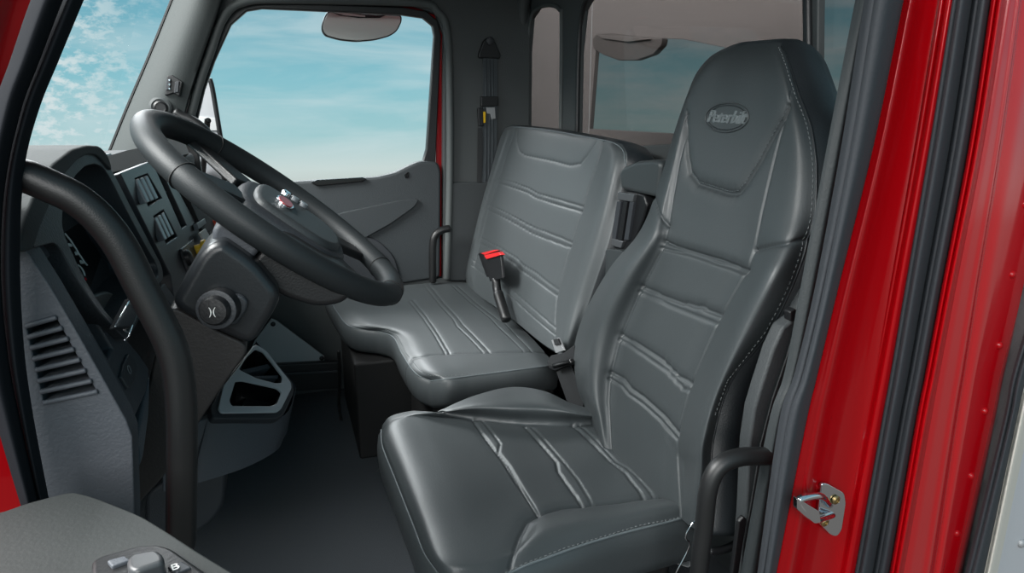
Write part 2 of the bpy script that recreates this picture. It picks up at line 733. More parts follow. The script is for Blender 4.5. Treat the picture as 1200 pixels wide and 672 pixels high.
def strip(name, L, Rr, Y, prof, m, parent=None, thick=0.03, nv=60, nu=None, back=(0, 1, 0), plane=None):
    """long moulding between two traced edges on the plane Y; prof = bulge heights across it."""
    rows = [[(x, y, h) for (x, y), h in zip(r, prof)] for r in lerp_rows(L, Rr, len(prof))]
    nt = Net(rows, plane or YP(Y), nu or (len(prof) - 1) * 5 + 1, nv)
    G = nt.S
    b = np.array(back, float)
    v_, u_ = G.shape[:2]
    V = list(G.reshape(-1, 3)) + list((G + b * thick).reshape(-1, 3))
    o_ = u_ * v_
    Fc = []
    for j in range(v_ - 1):
        for i in range(u_ - 1):
            q = (j * u_ + i, j * u_ + i + 1, (j + 1) * u_ + i + 1, (j + 1) * u_ + i)
            Fc += [q, tuple(k + o_ for k in reversed(q))]
        for i in (0, u_ - 1):
            Fc.append((j * u_ + i, (j + 1) * u_ + i, (j + 1) * u_ + i + o_, j * u_ + i + o_))
    for j in (0, v_ - 1):
        for i in range(u_ - 1):
            Fc.append((j * u_ + i, j * u_ + i + 1, j * u_ + i + 1 + o_, j * u_ + i + o_))
    return autosmooth(link(name, mesh_from(V, Fc), m, parent, True), 60)


def struct(o):
    o['kind'] = 'structure'
    return o


# ================================================================== SETTING
YD = 2.95      # passenger door inner plane
XR = 1.08      # rear wall plane

# floor
fl = slab('floor', [(-0.75, 0.74, 0), (XR + 0.1, 0.74, 0), (XR + 0.1, 3.1, 0), (-0.75, 3.1, 0)], (0, 0, -0.04), FLR)
struct(fl)
# ceiling: roof liner
struct(slab('ceiling', [(-0.34, 0.70, 1.80), (XR + 0.12, 0.70, 1.80), (XR + 0.12, 3.1, 1.80), (-0.34, 3.1, 1.80)], (0, 0, 0.04), TRIM))
# firewall at the front of the footwell
struct(slab('wall_front', [(-0.62, 0.8, -0.0), (-0.62, 3.0, 0.0), (-0.62, 3.0, 1.02), (-0.62, 0.8, 1.02)], (-0.04, 0, 0), PLB))

# passenger-side wall around the door, with the door opening (traced on the plane YD)
PD = YP(YD)
door_open = [(216, 132), (236, 64), (257, 21), (282, 3), (486, 7), (511, 16), (520, 40), (519, 326), (330, 345), (215, 300)]


def wallpt(x, z, y=YD):
    return np.array([x, y, z])


outer_r = [PD.at(212, -34), wallpt(0.95, 1.80), wallpt(1.08, 1.72), wallpt(1.08, 0.0), wallpt(-0.62, 0.0), PD.at(132, 185), PD.at(180, 62)]
struct(slab('wall_right', outer_r, (0, 0.07, 0), TRIMD, None, 0.004, [[PD.at(x, y) for x, y in door_open]]))

# windshield-side pillar trim on the passenger side
apl = [(127, 185), (150, 128), (178, 62), (203, 0), (216, -34)]
apr = [(210, 178), (216, 132), (230, 84), (252, 20), (268, -30)]
ap = strip('trim_1', apl, apr, 2.90, [-0.01, 0.02, 0.035, 0.03, 0.01], mat('pillar_trim_front', (62, 67, 67), .7, bump=.3, bscale=240), thick=0.05)
struct(ap)
apk = strip('trim_2', [(x - 4, y) for x, y in apl], [(x + 1, y) for x, y in apl], 2.92, [0, 0.01, 0], BLK, thick=0.02)
struct(apk)

# window surround: moulding ridges round the passenger door opening
ring = [(220, 150), (233, 100), (246, 62), (262, 20), (286, 2), (340, -1), (486, 3), (512, 13), (524, 38), (527, 120), (527, 212), (524, 326)]
tube('trim_3', [PD.at(x, y, 0.012) for x, y in ring], 0.016, TRIM, None, 12, 6)['kind'] = 'structure'

# passenger door: red shell edge, black window seal, glass, panel
door = thing('door_1', 'passenger door seen from inside with dark grey panel and large window', 'door', (0.2, 3.0, 0.3))
struct(door)
del door['label'], door['category']
PDS = YP(YD + 0.035)
red_o = [(217, 136), (238, 62), (259, 19), (283, 2), (486, 8), (510, 18), (519, 40), (517, 330), (330, 345), (215, 300)]
red_i = [(222, 136), (243, 68), (264, 27), (288, 9), (482, 14), (504, 22), (512, 42), (510, 322), (335, 330), (222, 290)]
pslab('door_edge', red_o, PDS, 0.03, RED, door, 0.003, [red_i])
g_in = [(228, 155), (240, 105), (252, 71), (271, 29), (289, 13), (307, 10), (468, 17), (496, 21), (507, 30), (509, 42), (500, 175), (496, 189), (478, 206), (330, 218), (240, 222)]
g_out = [(214, 160), (224, 110), (238, 64), (259, 22), (283, 5), (306, 2), (470, 8), (500, 13), (513, 24), (517, 42), (510, 200), (505, 235), (330, 240), (215, 240)]
pslab('window_seal', g_out, YP(YD + 0.02), 0.035, PLB, door, 0.005, [g_in])
pslab('glass', [(x, y) for x, y in g_out], YP(YD + 0.047), 0.004, GCL, door)
pan = [(215, 228), (300, 217), (345, 213), (440, 208), (462, 203), (480, 194), (492, 189), (513, 190), (517, 200), (516, 326), (400, 345), (215, 340)]
pslab('door_panel', pan, YP(YD - 0.01), 0.05, DOORM, door, 0.012, rnd=0.02)
# relief on the panel
pslab('armrest', [(372, 262), (400, 250), (470, 235), (491, 233), (486, 242), (458, 262), (420, 283), (380, 290)], YP(YD - 0.028), 0.03, DOORM, door, 0.010, rnd=0.02)
pslab('door_pocket', [(330, 268), (425, 275), (445, 283), (462, 300), (470, 325), (330, 345)], YP(YD - 0.022), 0.02, PLD, door, 0.008, rnd=0.03)
pslab('pull_recess', [(374, 250), (388, 247), (392, 251), (386, 260), (376, 262)], YP(YD - 0.022), 0.012, BLK, door, 0.003)
tube('pocket_trim', [YP(YD - 0.03).at(x, y) for x, y in ((420, 290), (440, 293), (455, 308), (462, 327))], 0.006, PLD, door, 8, 4)
pslab('defrost_vent', [(364, 214), (372, 211), (425, 208), (430, 210), (424, 213), (372, 218)], YP(YD - 0.024), 0.012, GLB, door, 0.002)
pslab('lock_button', [(474, 205), (477, 202), (479, 202), (479, 208), (475, 209)], YP(YD - 0.015), 0.02, GLB, door, 0.001)

# pillar ledge below the belt
pslab('trim_4', [(529, 214), (602, 214), (602, 330), (527, 330)], YP(YD - 0.02), 0.02, mat('pillar_trim_ledge', (48, 52, 54), .6, bump=.3, bscale=240), None, 0.008)['kind'] = 'structure'
# rounded rear corner trim and header
struct(tube('trim_5', [XP(XR - 0.03).at(x, y) for x, y in ((612, 215), (610, 120), (611, 30), (618, -30))], 0.03, TRIMD, None, 14, 4))

# rear wall with corner window and big window openings (plane XR)
PR = XP(XR)
y0, z0 = 0.72, 0.0


def rp(y, z):
    return np.array([XR, y, z])


cw = [(618, 175), (619, 60), (622, 22), (630, 10), (645, 6), (656, 12), (658, 30), (657, 175)]
rw_y = [2.26, 1.135]
bw = [PR.at(677, 175), PR.at(679, 60), PR.at(684, 12)] + [PR.at(694, -6), PR.at(720, -18)] + [PR.at(900, -50), PR.at(944, -40)] + [PR.at(948, 160)]
dw = [PR.at(957, 160), PR.at(959, -40), PR.at(1090, -70), PR.at(1075, 190)]
rear_out = [rp(0.70, 0.0), rp(0.70, 1.80), rp(3.12, 1.80), rp(3.12, 0.0)]
struct(slab('wall_rear', rear_out, (0.02, 0, 0), TRIMD, None, 0.004, [[PR.at(x, y) for x, y in cw], bw, dw]))
# rubber round the corner window and big window
struct(tube('trim_6', [XP(XR - 0.004).at(x, y) for x, y in cw], 0.008, TRIM, None, 8, 4))
struct(tube('trim_7', [p + np.array([-0.004, 0, 0]) for p in bw], 0.010, PLB, None, 8, 4))


def pane(name, pts, m, dx=0.022):
    o = slab(name, [np.array(p) + np.array([dx, 0, 0]) for p in pts], (0.004, 0, 0), m)
    return struct(o)


big = [rp(2.37, 0.98), rp(2.37, 1.76), rp(1.10, 1.76), rp(1.10, 0.98)]
pane('window_2', big, GTN)
pane('window_1', [rp(3.05, 0.98), rp(3.05, 1.72), rp(2.38, 1.72), rp(2.38, 0.98)], GTN)
pane('window_3', [rp(1.08, 0.98), rp(1.08, 1.78), rp(0.72, 1.78), rp(0.72, 0.98)], GTM)
# windshield glass
struct(slab('window_4', [(-0.66, 0.72, 1.00), (-0.66, 3.0, 1.00), (-0.36, 3.0, 1.80), (-0.36, 0.72, 1.80)], (-0.004, 0, 0), GCL))

# panel added behind the tinted glass, standing in for the reflected passenger window
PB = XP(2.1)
sl = pslab('reflection_panel', [(560, 330), (560, -90), (955, -90), (950, 330)], PB, 0.03, BRN, None, 0.003,
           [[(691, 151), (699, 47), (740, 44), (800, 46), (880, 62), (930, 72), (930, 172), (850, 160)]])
tag(sl, 'added taupe panel with sky opening, standing in for the reflection in the rear window', 'panel')
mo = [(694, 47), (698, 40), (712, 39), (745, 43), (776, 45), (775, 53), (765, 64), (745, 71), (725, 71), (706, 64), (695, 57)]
mr = thing('reflected_mirror', 'added taupe rounded shape standing in for the mirror reflected in the rear window', 'mirror', tuple(XP(2.03).at(735, 50)))  # added solid shape in place of a mirror reflection in the glass
pslab('mirror_shell', mo, XP(2.05), 0.04, mat('reflected_mirror_taupe', (78, 80, 80), 0.5), mr, 0.006, rnd=0.02)
pslab('bracket', [(700, 41), (745, 43), (760, 46), (735, 49), (706, 45)], XP(2.03), 0.03, mat('reflected_bracket_taupe', (104, 106, 106), 0.4), mr, 0.002)

# ---- driver side body, B pillar
ys = (-25, 0, 170, 340, 440, 500, 672, 720)


def edge(xs, yy=ys):
    return list(zip(xs, yy)) + [(xs[-1] - 38, 900)]


e0 = edge((1011, 1006, 973, 941, 922, 903, 871, 862))
e1 = edge((1026, 1021, 994, 962, 938, 919, 894, 886))
e2 = edge((1065, 1059, 1024, 982, 958, 944, 910, 900))
e3 = edge((1124, 1120, 1093, 1064, 1047, 1036, 1005, 996))
e4 = edge((1171, 1167, 1141, 1108, 1089, 1077, 1047, 1038))
e5 = edge((1184, 1180, 1153, 1120, 1101, 1090, 1059, 1050))
e6 = edge((1202, 1198, 1175, 1147, 1131, 1121, 1095, 1087))
e7 = edge((1262, 1258, 1226, 1194, 1176, 1165, 1133, 1124))
e8 = edge((1310, 1300, 1265, 1222, 1192, 1180, 1137, 1124))
e9 = edge((1330, 1320, 1280, 1236, 1205, 1191, 1155, 1143))
e10 = edge((1350, 1340, 1300, 1258, 1225, 1206, 1169, 1158))
e11 = edge((1500, 1490, 1450, 1400, 1370, 1350, 1310, 1300))
struct(strip('trim_8', e0, e1, 0.80, [0, 0.006, 0.010, 0.008, 0], mat('pillar_trim_near', (42, 47, 49), .6, bump=.3, bscale=240), thick=0.006))
struct(strip('trim_9', e1, e2, 0.745, [0, 0.014, 0.02, 0.020, 0.012, 0], RUB, thick=0.012))
wl = strip('wall_left', e2, e3, 0.745, [0.0, 0.006, 0.011, 0.007, -0.003, -0.008, -0.011, -0.012, -0.012, -0.011, -0.008, -0.002, 0.008, 0.010, 0.004], RED, thick=0.012)
struct(wl)
struct(strip('trim_10', e3, [(a[0] * .55 + b[0] * .45, a[1]) for a, b in zip(e3, e4)], 0.735, [0, 0.012, 0.014, 0.008, 0], RUB, thick=0.01))
struct(strip('trim_11', [(a[0] * .55 + b[0] * .45, a[1]) for a, b in zip(e3, e4)], e4, 0.735, [-0.004, 0.014, 0.022, 0.018, 0.006], RUBD, thick=0.01))
body = thing('body_panel', 'glossy red cab side panel with a row of rivets at the right of the doorway', 'panel', tuple(YP(0.70).at(1120, 700)))
strip('flange', e4, e5, 0.71, [0.0, 0.012, 0.012, 0.0], RED, body, thick=0.008)
strip('flat_panel', e5, e6, 0.71, [0.0, 0.002, 0.002, 0.002, 0.004, 0.0], REDB, body, thick=0.008)
strip('riveted_panel', e6, e8, 0.715, [0.004, 0.008, 0.006, 0.004, 0.002, -0.002, -0.012, -0.03], REDB, body, thick=0.008)
PB2 = YP(0.712)
for (x, y) in ((1201, 240), (1186, 322), (1171, 405), (1154, 482), (1138, 558), (1121, 625)):
    c = PB2.at(x, y)
    lathe('rivet', c, (0, -1, 0), [(0.0062, -0.004), (0.0062, 0.001), (0.0052, 0.003), (0.003, 0.0045), (0.0005, 0.005)], RED, body, 20)
rs = strip('ribbed_seal', e8, e9, 0.69, [0, 0.008, 0.01, 0.008, 0], RUB, None, thick=0.008)
tag(rs, 'dark ribbed rubber strip between the red panel and the beige edge, lower right', 'seal')
be = thing('outer_panel', 'pale grey body panel with beige edge and a rivet in the lower right corner', 'panel', tuple(YP(0.66).at(1200, 700)))
strip('edge_moulding', e9, e10, 0.685, [0, 0.006, 0.006, 0.003, 0], BEI, be, thick=0.008)
strip('sheet', e10, e11, 0.685, [0.0, 0.001, 0.001, 0.0], GRP, be, thick=0.02)
lathe('rivet', YP(0.684).at(1197, 637), (0, -1, 0), [(0.008, -0.002), (0.008, 0.002), (0.006, 0.004), (0.002, 0.0055)], STL, be, 20)

# ---- driver side A pillar: seal and red body at the left edge
al = [(52, -30), (36, 0), (12, 70), (-8, 130), (-30, 250), (-34, 350), (-20, 440), (0, 512), (24, 592), (40, 640), (100, 900)]
ar = [(108, -30), (95, 0), (66, 70), (42, 130), (25, 200), (20, 300), (24, 400), (34, 480), (53, 582), (66, 640), (130, 900)]
am = [(l[0] * .42 + r[0] * .58, l[1] * .42 + r[1] * .58) for l, r in zip(al, ar)]
struct(strip('trim_12', am, ar, 0.715, [-0.002, 0.005, 0.012, 0.008, 0.0], mat('front_seal_dark', (26, 29, 33), .9, spec=.1), thick=0.008))
struct(strip('trim_13', al, am, 0.70, [-0.002, 0.008, 0.014, 0.010, 0.0], mat('front_seal', (26, 28, 32), .9, spec=.1), thick=0.008))
bl = [(-60, -30), (-70, 0), (-80, 70), (-100, 130), (-330, 250), (-330, 350), (-320, 440), (-300, 512), (-280, 592), (-260, 660), (-180, 900)]
struct(strip('wall_left_front', bl, [(x + 3, y) for x, y in al], 0.74, [0.0, 0.01, 0.02, 0.015, 0.0, -0.01], RED, thick=0.05))


# ================================================================== DRIVER SEAT
def seg9(r):
    """nine columns from six keys: silhouette, bolster, seam, seam, bolster, piping (px,py,h each)."""
    a, b, c, d, e, f_ = r
    mid = [tuple(c[k] + (d[k] - c[k]) * t for k in range(3)) for t in (0.25, 0.5, 0.75)]
    mid = [(x, y, z - 0.004) for x, y, z in mid]
    return [a, b, c] + mid + [d, e, f_]


REC = math.radians(14)
PBK = Plane((0.70, 0, 0.47), (-math.cos(REC), 0, math.sin(REC)))
seat = thing('driver_seat', 'high-backed dark grey leather driver seat with embossed oval badge on its headrest', 'seat', (0.55, 1.25, 0.0))
rows = [
    [(699, 520, 0.00), (706, 524, .03), (717, 530, .02), (796, 606, .02), (810, 618, .04), (826, 628, .01)],
    [(688, 484, 0.00), (700, 490, .04), (714, 497, .02), (800, 575, .02), (815, 590, .05), (829, 592, .01)],
    [(676, 452, 0.00), (692, 462, .055), (714, 467, .02), (800, 543, .02), (820, 553, .065), (832, 556, .01)],
    [(673, 408, 0.00), (691, 422, .065), (717, 440, .02), (794, 512, .02), (822, 519, .075), (837, 508, .01)],
    [(686, 365, 0.00), (703, 376, .065), (728, 393, .02), (812, 449, .02), (838, 462, .075), (857, 446, .01)],
    [(715, 314, 0.00), (731, 324, .06), (752, 338, .02), (845, 372, .02), (872, 384, .07), (901, 390, .01)],
    [(743, 281, 0.00), (760, 282, .045), (778, 287, .02), (875, 316, .02), (901, 327, .065), (929, 334, .01)],
    [(758, 255, 0.00), (770, 256, .035), (784, 261, .02), (885, 292, .02), (915, 294, .05), (946, 286, .01)],
    [(768, 226, 0.00), (778, 227, .028), (789, 230, .02), (893, 250, .02), (926, 252, .035), (956, 244, .01)],
    [(780, 190, 0.00), (788, 189, .026), (797, 189, .022), (906, 196, .022), (933, 198, .03), (957, 192, .01)],
    [(791, 152, 0.00), (797, 150, .026), (804, 149, .026), (914, 155, .026), (933, 154, .03), (950, 147, .01)],
    [(803, 117, 0.00), (806, 114, .026), (811, 112, .032), (917, 114, .032), (927, 113, .028), (936, 110, .01)],
    [(816, 86, 0.00), (820, 83, .022), (827, 80, .032), (912, 80, .032), (920, 79, .024), (926, 79, .01)],
    [(833, 66, 0.00), (838, 64, .012), (846, 62, .020), (905, 59, .022), (914, 60, .014), (920, 61, .006)],
    [(850, 57, -.01), (856, 55, -.004), (864, 53, 0.0), (900, 50, .002), (909, 49.5, 0.0), (915, 50, -.004)],
]
ins = [
    ([(783, 265), (777, 290), (751, 339), (727, 395), (715, 442), (713, 470), (716, 530)], .0035, .0035),
    ([(884, 292), (875, 317), (842, 376), (809, 452), (793, 514), (798, 606)], .0035, .0035),
    ([(783, 265), (789, 229), (796, 189), (803, 150), (806, 135)], .003, .004),
    ([(884, 292), (893, 248), (903, 205), (911, 172), (918, 138), (928, 108)], .003, .004),
    ([(884, 293), (905, 288), (925, 284), (946, 281)], .004, .004, .002, .012),
    ([(766, 230), (772, 250), (783, 265)], .003, .004, .002, .012),
    # headrest panel
    ([(802, 130), (802, 150), (804, 180), (808, 203), (817, 215), (835, 221), (854, 227), (864, 226), (872, 217), (888, 191), (902, 164), (916, 139), (922, 125)], .005, .005, .004, .016),
    ([(783, 266), (800, 272), (830, 284), (878, 301)], .0, .004),
    # horizontal double seams with their steps
    ([(779, 283), (790, 288), (803, 292), (822, 298), (845, 305), (876, 317)], .006, .003, .0035, .0105),
    ([(775, 291), (788, 294), (800, 296), (814, 300), (830, 305), (874, 320)], .004, .0035),
    ([(752, 336), (775, 346), (795, 354), (810, 357), (822, 360), (843, 370)], .006, .003, .0035, .0105),
    ([(749, 342), (772, 352), (790, 360), (808, 368), (818, 371), (840, 379)], .004, .0035),
    ([(728, 393), (755, 408), (772, 419), (783, 430), (793, 440), (809, 450)], .006, .003, .0035, .0105),
    ([(726, 398), (752, 414), (772, 428), (783, 437), (800, 455), (806, 458)], .004, .0035),
    ([(716, 437), (730, 444), (738, 455), (755, 467), (776, 486), (794, 508)], .005, .004, .003, .012),
    ([(714, 444), (728, 452), (736, 462), (752, 473), (773, 492), (792, 514)], .004, .0035),
]
nb = Net([seg9(r) for r in rows], PBK, 330, 480, ins)
back = (math.cos(REC), 0, -math.sin(REC))
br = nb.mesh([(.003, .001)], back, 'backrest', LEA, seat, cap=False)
nb.rim([(.012, .010), (.035, .016), (.07, .014), (.10, .004), (.118, -.012), (.124, -.04)], back, 'backrest_shell', LEAD, seat)  # same leather as the front, side shade put into a darker colour
pip = [(832, 556), (835, 530), (842, 487), (857, 446), (880, 417), (901, 390), (917, 360), (929, 334), (940, 305), (946, 286), (953, 263), (956, 244), (957, 220), (957, 192), (954, 168), (950, 147), (943, 127), (936, 110), (930, 93), (926, 79), (921, 65), (916, 54)]
pp = nb.on(dens(pip, 6), 0.0005)
tube('piping', catmull(pp, 3), 0.0022, LEAD, seat, 8)
stitches('stitching', nb.on(dens([(x - 4.5, y) for x, y in pip[2:]], 3), 0.0004), THR, seat)
for P_ in (ins[6][0],):
    stitches('stitching', nb.on(dens([(x - 1, y - 3) for x, y in P_[3:]], 3), 0.0003), PIPE, seat, 0.005, 0.003, 0.0007)
# embossed oval badge with its lettering, lying on the headrest
bc = nb.on([(851.5, 138)], 0.001)[0]
bx = nb.on([(872, 139)])[0] - nb.on([(830, 137)])[0]
by = nb.on([(852, 124)])[0] - nb.on([(850, 152)])[0]
M = frame(bc, bx, by)
bw_, bh_ = np.linalg.norm(bx) * 25 / 42, np.linalg.norm(by) * 17 / 28.1
ov = [np.array(M @ Vector((math.cos(t) * bw_, math.sin(t) * bh_, 0.0))) for t in np.linspace(0, 2 * math.pi, 41)[:-1]]
ovp = nb.on(project(np.array(ov)), 0.0006)
bd = tube('badge', ovp, 0.0019, LEA, seat, 8, closed=True)
bd['label'] = 'embossed oval badge'
ov2 = [np.array(M @ Vector((math.cos(t) * bw_ * .88, math.sin(t) * bh_ * .84, 0.0))) for t in np.linspace(0, 2 * math.pi, 41)[:-1]]
tube('badge_ring', nb.on(project(np.array(ov2)), 0.0002), 0.0011, LEAD, bd, 8, closed=True)  # shadow of the recessed ring put into a darker colour
lt = text('lettering', 'Peterbilt', bh_ * 1.25, M, mat('letter_highlight_leather', (92, 99, 101), .45), bd, 0.0010, 0.35, min(1.0, bw_ / bh_ * .54), 0.0)  # highlights of the raised letters put into a lighter colour
Mi = M.inverted()
vv = np.array([tuple(v.co) for v in lt.data.vertices])
on_ = nb.on(project(vv))
nz_ = np.array(M.to_3x3() @ Vector((0, 0, 1)))
for v, q in zip(lt.data.vertices, on_):
    v.co = Vector(q + nz_ * ((Mi @ v.co).z + .0012))

# cushion
TLT = math.radians(4)
PCU = Plane((0.70, 0, 0.47), (math.sin(TLT), 0, math.cos(TLT)))
rows = [
    [(722, 500, -.03), (726, 502, -.02), (733, 506, -.01), (808, 588, -.01), (815, 596, -.01), (822, 607, -.02)],
    [(704, 483, .0), (708, 490, .015), (716, 496, -.0), (800, 581, -.0), (808, 592, .01), (816, 604, -.005)],
    [(670, 473, .02), (676, 484, .035), (684, 497, .0), (762, 582, .0), (776, 594, .02), (776, 614, .0)],
    [(636, 458, .03), (638, 476, .045), (644, 498, .0), (703, 590, .0), (716, 606, .02), (724, 627, .0)],
    [(598, 454, .035), (598, 475, .045), (600, 496, .0), (658, 594, .0), (668, 614, .02), (678, 641, .0)],
    [(556, 464, .03), (556, 477, .035), (557, 491, .0), (632, 601, .0), (637, 624, .015), (639, 655, -.002)],
    [(512, 481, .015), (516, 484, .015), (521, 488, .0), (607, 632, .0), (605, 646, .005), (604, 668, -.004)],
    [(482, 482, .0), (485, 486, .004), (489, 492, .0), (560, 652, .0), (568, 666, -.002), (574, 684, -.01)],
    [(458, 488, -.012), (459, 493, -.008), (462, 500, -.004), (520, 655, -.006), (534, 674, -.012), (545, 696, -.02)],
    [(449, 498, -.028), (449, 504, -.026), (450, 515, -.024), (503, 652, -.024), (519, 676, -.028), (533, 704, -.034)],
    [(447, 504, -.045), (447, 512, -.045), (449, 526, -.042), (497, 648, -.042), (514, 673, -.044), (530, 703, -.046)],
]
cse = [
    ([(510, 481), (530, 487), (556, 491), (600, 496), (644, 498), (672, 498), (700, 496), (716, 497), (735, 506)], .003, .004, .003, .016),
    ([(598, 664), (602, 645), (609, 627), (618, 610), (631, 601), (657, 594), (693, 590), (724, 587), (756, 582), (800, 581)], .004, .004, .004, .016),
    ([(554, 491), (565, 508), (580, 528), (590, 541), (605, 565), (632, 603)], .0045, .0035, .002, .012),
    ([(566, 493), (578, 509), (586, 520), (584, 530), (596, 545), (628, 599)], .0035, .003),
    ([(616, 500), (632, 518), (652, 541), (654, 552), (668, 572), (683, 592)], .0045, .0035, .002, .012),
    ([(624, 501), (640, 518), (660, 541), (676, 561), (694, 590)], .0035, .003),
    ([(672, 498), (692, 517), (715, 540), (732, 553), (755, 582)], .0045, .0035, .002, .012),
    ([(680, 498), (700, 517), (722, 541), (733, 547), (745, 557), (765, 580)], .0035, .003),
]
nc = Net([seg9(r) for r in rows], PCU, 300, 330, cse)
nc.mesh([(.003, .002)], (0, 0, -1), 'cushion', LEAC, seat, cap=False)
nc.rim([(.010, .008), (.035, .012), (.075, .008), (.105, -.004), (.115, -.02)], (0, 0, -1), 'cushion_side', LEAC, seat)
fp = [(816, 604), (796, 611), (776, 615), (750, 620), (724, 628), (700, 635), (678, 642), (658, 648), (639, 656), (622, 662), (604, 669), (590, 676)]
tube('piping', catmull(nc.on(dens(fp, 8), .0005), 3), .0022, PIPE, seat, 8)
fl_ = nc.S[-1]
tube('piping', fl_[::4], .0022, PIPE, seat, 8)
stitches('stitching', nc.on(dens([(x, y - 4) for x, y in fp], 3), .0004), THR, seat)
# seat base, slide and lever
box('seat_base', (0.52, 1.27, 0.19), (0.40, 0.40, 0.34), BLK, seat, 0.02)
box('side_bracket', (0.66, 1.04, 0.40), (0.16, 0.04, 0.12), BLK, seat, 0.01)
tube('release_wire', [YP(0.93).at(x, y) for x, y in ((792, 672), (808, 640), (803, 630), (811, 614), (818, 611))], .0018, CHR, seat, 6, 3)
tube('adjuster_lever', [YP(0.93).at(x, y) for x, y in ((832, 646), (846, 645), (862, 638), (872, 628))], .008, PLB, seat, 10, 4)

# ================================================================== BENCH SEAT
R15 = math.radians(15)
PBB = Plane((0.76, 0, 0.47), (-math.cos(R15), 0, math.sin(R15)))
bench = thing('bench_seat', 'two-person grey leather passenger bench with stitched backrest by the passenger door', 'seat', (0.5, 2.35, 0.0))
rows = [
    [(544, 335, -.02), (552, 340, .0), (566, 350, 0), (600, 374, 0), (632, 400, 0), (650, 412, 0), (658, 417, .01), (668, 420, -.0)],
    [(543, 316, 0), (551, 320, .012), (562, 328, .004), (597, 354, .008), (630, 380, .008), (650, 394, .004), (662, 400, .03), (676, 398, 0)],
    [(547, 290, 0), (555, 284, .012), (565, 285, .004), (596, 305, .010), (629, 328, .010), (653, 345, .004), (672, 350, .03), (693, 346, 0)],
    [(556, 254, 0), (563, 248, .012), (573, 246, .004), (604, 260, .010), (641, 275, .010), (668, 288, .004), (689, 294, .03), (711, 293, 0)],
    [(566, 223, 0), (573, 216, .012), (584, 213, .004), (616, 223, .010), (652, 235, .010), (682, 246, .004), (703, 250, .03), (723, 246, 0)],
    [(578, 186, 0), (585, 181, .012), (594, 179, .004), (626, 185, .010), (663, 192, .010), (695, 203, .004), (714, 206, .03), (733, 202, 0)],
    [(587, 160, 0), (593, 156, .010), (602, 155, .004), (634, 159, .008), (671, 166, .008), (702, 176, .004), (719, 179, .022), (735, 181, 0)],
    [(592, 150, -.01), (597, 148.5, 0), (605, 148, .0), (638, 151, 0), (674, 157, 0), (705, 163, .0), (718, 166, .004), (729, 169, -.01)],
]
bs = [
    ([(706, 167), (700, 190), (693, 210), (681, 248), (668, 289), (652, 346), (650, 372), (650, 405)], .004, .0045, .002, .02),
    ([(604, 152), (594, 180), (584, 213), (573, 245), (563, 284), (556, 310)], .002, .004, .001, .015),
    ([(605, 153), (606, 168), (609, 178), (615, 182), (640, 187), (668, 194), (680, 192), (688, 182), (697, 167)], .0025, .004, .001, .012),
    ([(584, 209), (604, 215), (620, 221), (630, 227), (648, 232), (682, 242)], .004, .003),
    ([(582, 214), (604, 221), (618, 226), (628, 232), (646, 238), (681, 248)], .004, .003, .001, .012),
    ([(574, 240), (600, 253), (616, 262), (626, 267), (645, 274), (670, 284)], .004, .003),
    ([(572, 246), (598, 259), (614, 268), (624, 274), (643, 281), (668, 290)], .004, .003, .001, .012),
    ([(564, 279), (585, 290), (606, 303), (612, 310), (628, 320), (654, 340)], .004, .003),
    ([(562, 285), (583, 296), (603, 309), (609, 316), (626, 327), (652, 346)], .004, .003, .001, .012),
    ([(554, 305), (575, 320), (600, 340), (625, 362), (650, 384)], .004, .003),
    ([(552, 311), (573, 326), (598, 347), (623, 370), (649, 392)], .004, .003),
]
nbb = Net(rows, PBB, 300, 260, bs)
nbb.S[..., 1] = np.minimum(nbb.S[..., 1], 2.912)
bk = (math.cos(R15), 0, -math.sin(R15))
nbb.mesh([(.003, .001)], bk, 'backrest', LEAB, bench, cap=False)
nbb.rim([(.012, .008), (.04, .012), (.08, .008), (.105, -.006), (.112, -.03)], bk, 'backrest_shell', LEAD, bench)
tp = [(592, 151), (605, 149), (638, 152), (674, 158), (705, 164), (720, 168), (730, 176), (734, 195)]
tube('piping', catmull(nbb.on(dens(tp, 8), .0004), 2), .002, PIPE, bench, 8)

PBC = Plane((0.76, 0, 0.47), (math.sin(math.radians(1.5)), 0, math.cos(math.radians(1.5))))
rear = [(545, 328), (556, 332), (568, 342), (580, 353), (593, 366), (606, 380), (619, 392), (634, 408), (651, 428), (656, 440)]
front = [(383, 340), (388, 350), (396, 365), (411, 382), (444, 388), (461, 395), (471, 415), (486, 436), (503, 446), (540, 450)]
front = [(381, 343), (386, 351), (395, 366), (410, 383), (444, 389), (461, 396), (471, 415), (486, 437), (505, 447)]
rear = rear[:9]
rows = []
for t in (0, .12, .3, .5, .7, .86, .95, 1.0):
    r = []
    for i, (a, b) in enumerate(zip(rear, front)):
        h = {0: -.02, .12: .0, .95: -.006, 1.0: -.016}.get(t, 0.006)
        if i in (0, 8):
            h -= .010
        r.append((a[0] + (b[0] - a[0]) * t, a[1] + (b[1] - a[1]) * t, h))
    rows.append(r)
cs2 = [
    ([(480, 354), (495, 372), (506, 388), (510, 394), (522, 415)], .004, .003),
    ([(484, 352), (499, 370), (510, 386), (514, 392), (527, 414)], .004, .003, .001, .012),
    ([(497, 334), (515, 357), (531, 374), (536, 383), (550, 396), (566, 413)], .004, .003),
    ([(502, 333), (520, 355), (536, 372), (542, 380), (556, 394), (574, 413)], .004, .003, .001, .012),
    ([(530, 335), (552, 355), (575, 373), (583, 382), (600, 398), (614, 412)], .004, .003),
    ([(536, 335), (558, 355), (582, 373), (592, 379), (606, 394), (624, 412)], .004, .003, .001, .012),
    ([(478, 428), (484, 420), (505, 416), (540, 414), (580, 413), (626, 412), (640, 414)], .003, .0035, .002, .012),
]
nbc = Net(rows, PBC, 300, 230, cs2)
nbc.S[..., 1] = np.minimum(nbc.S[..., 1], 2.915)
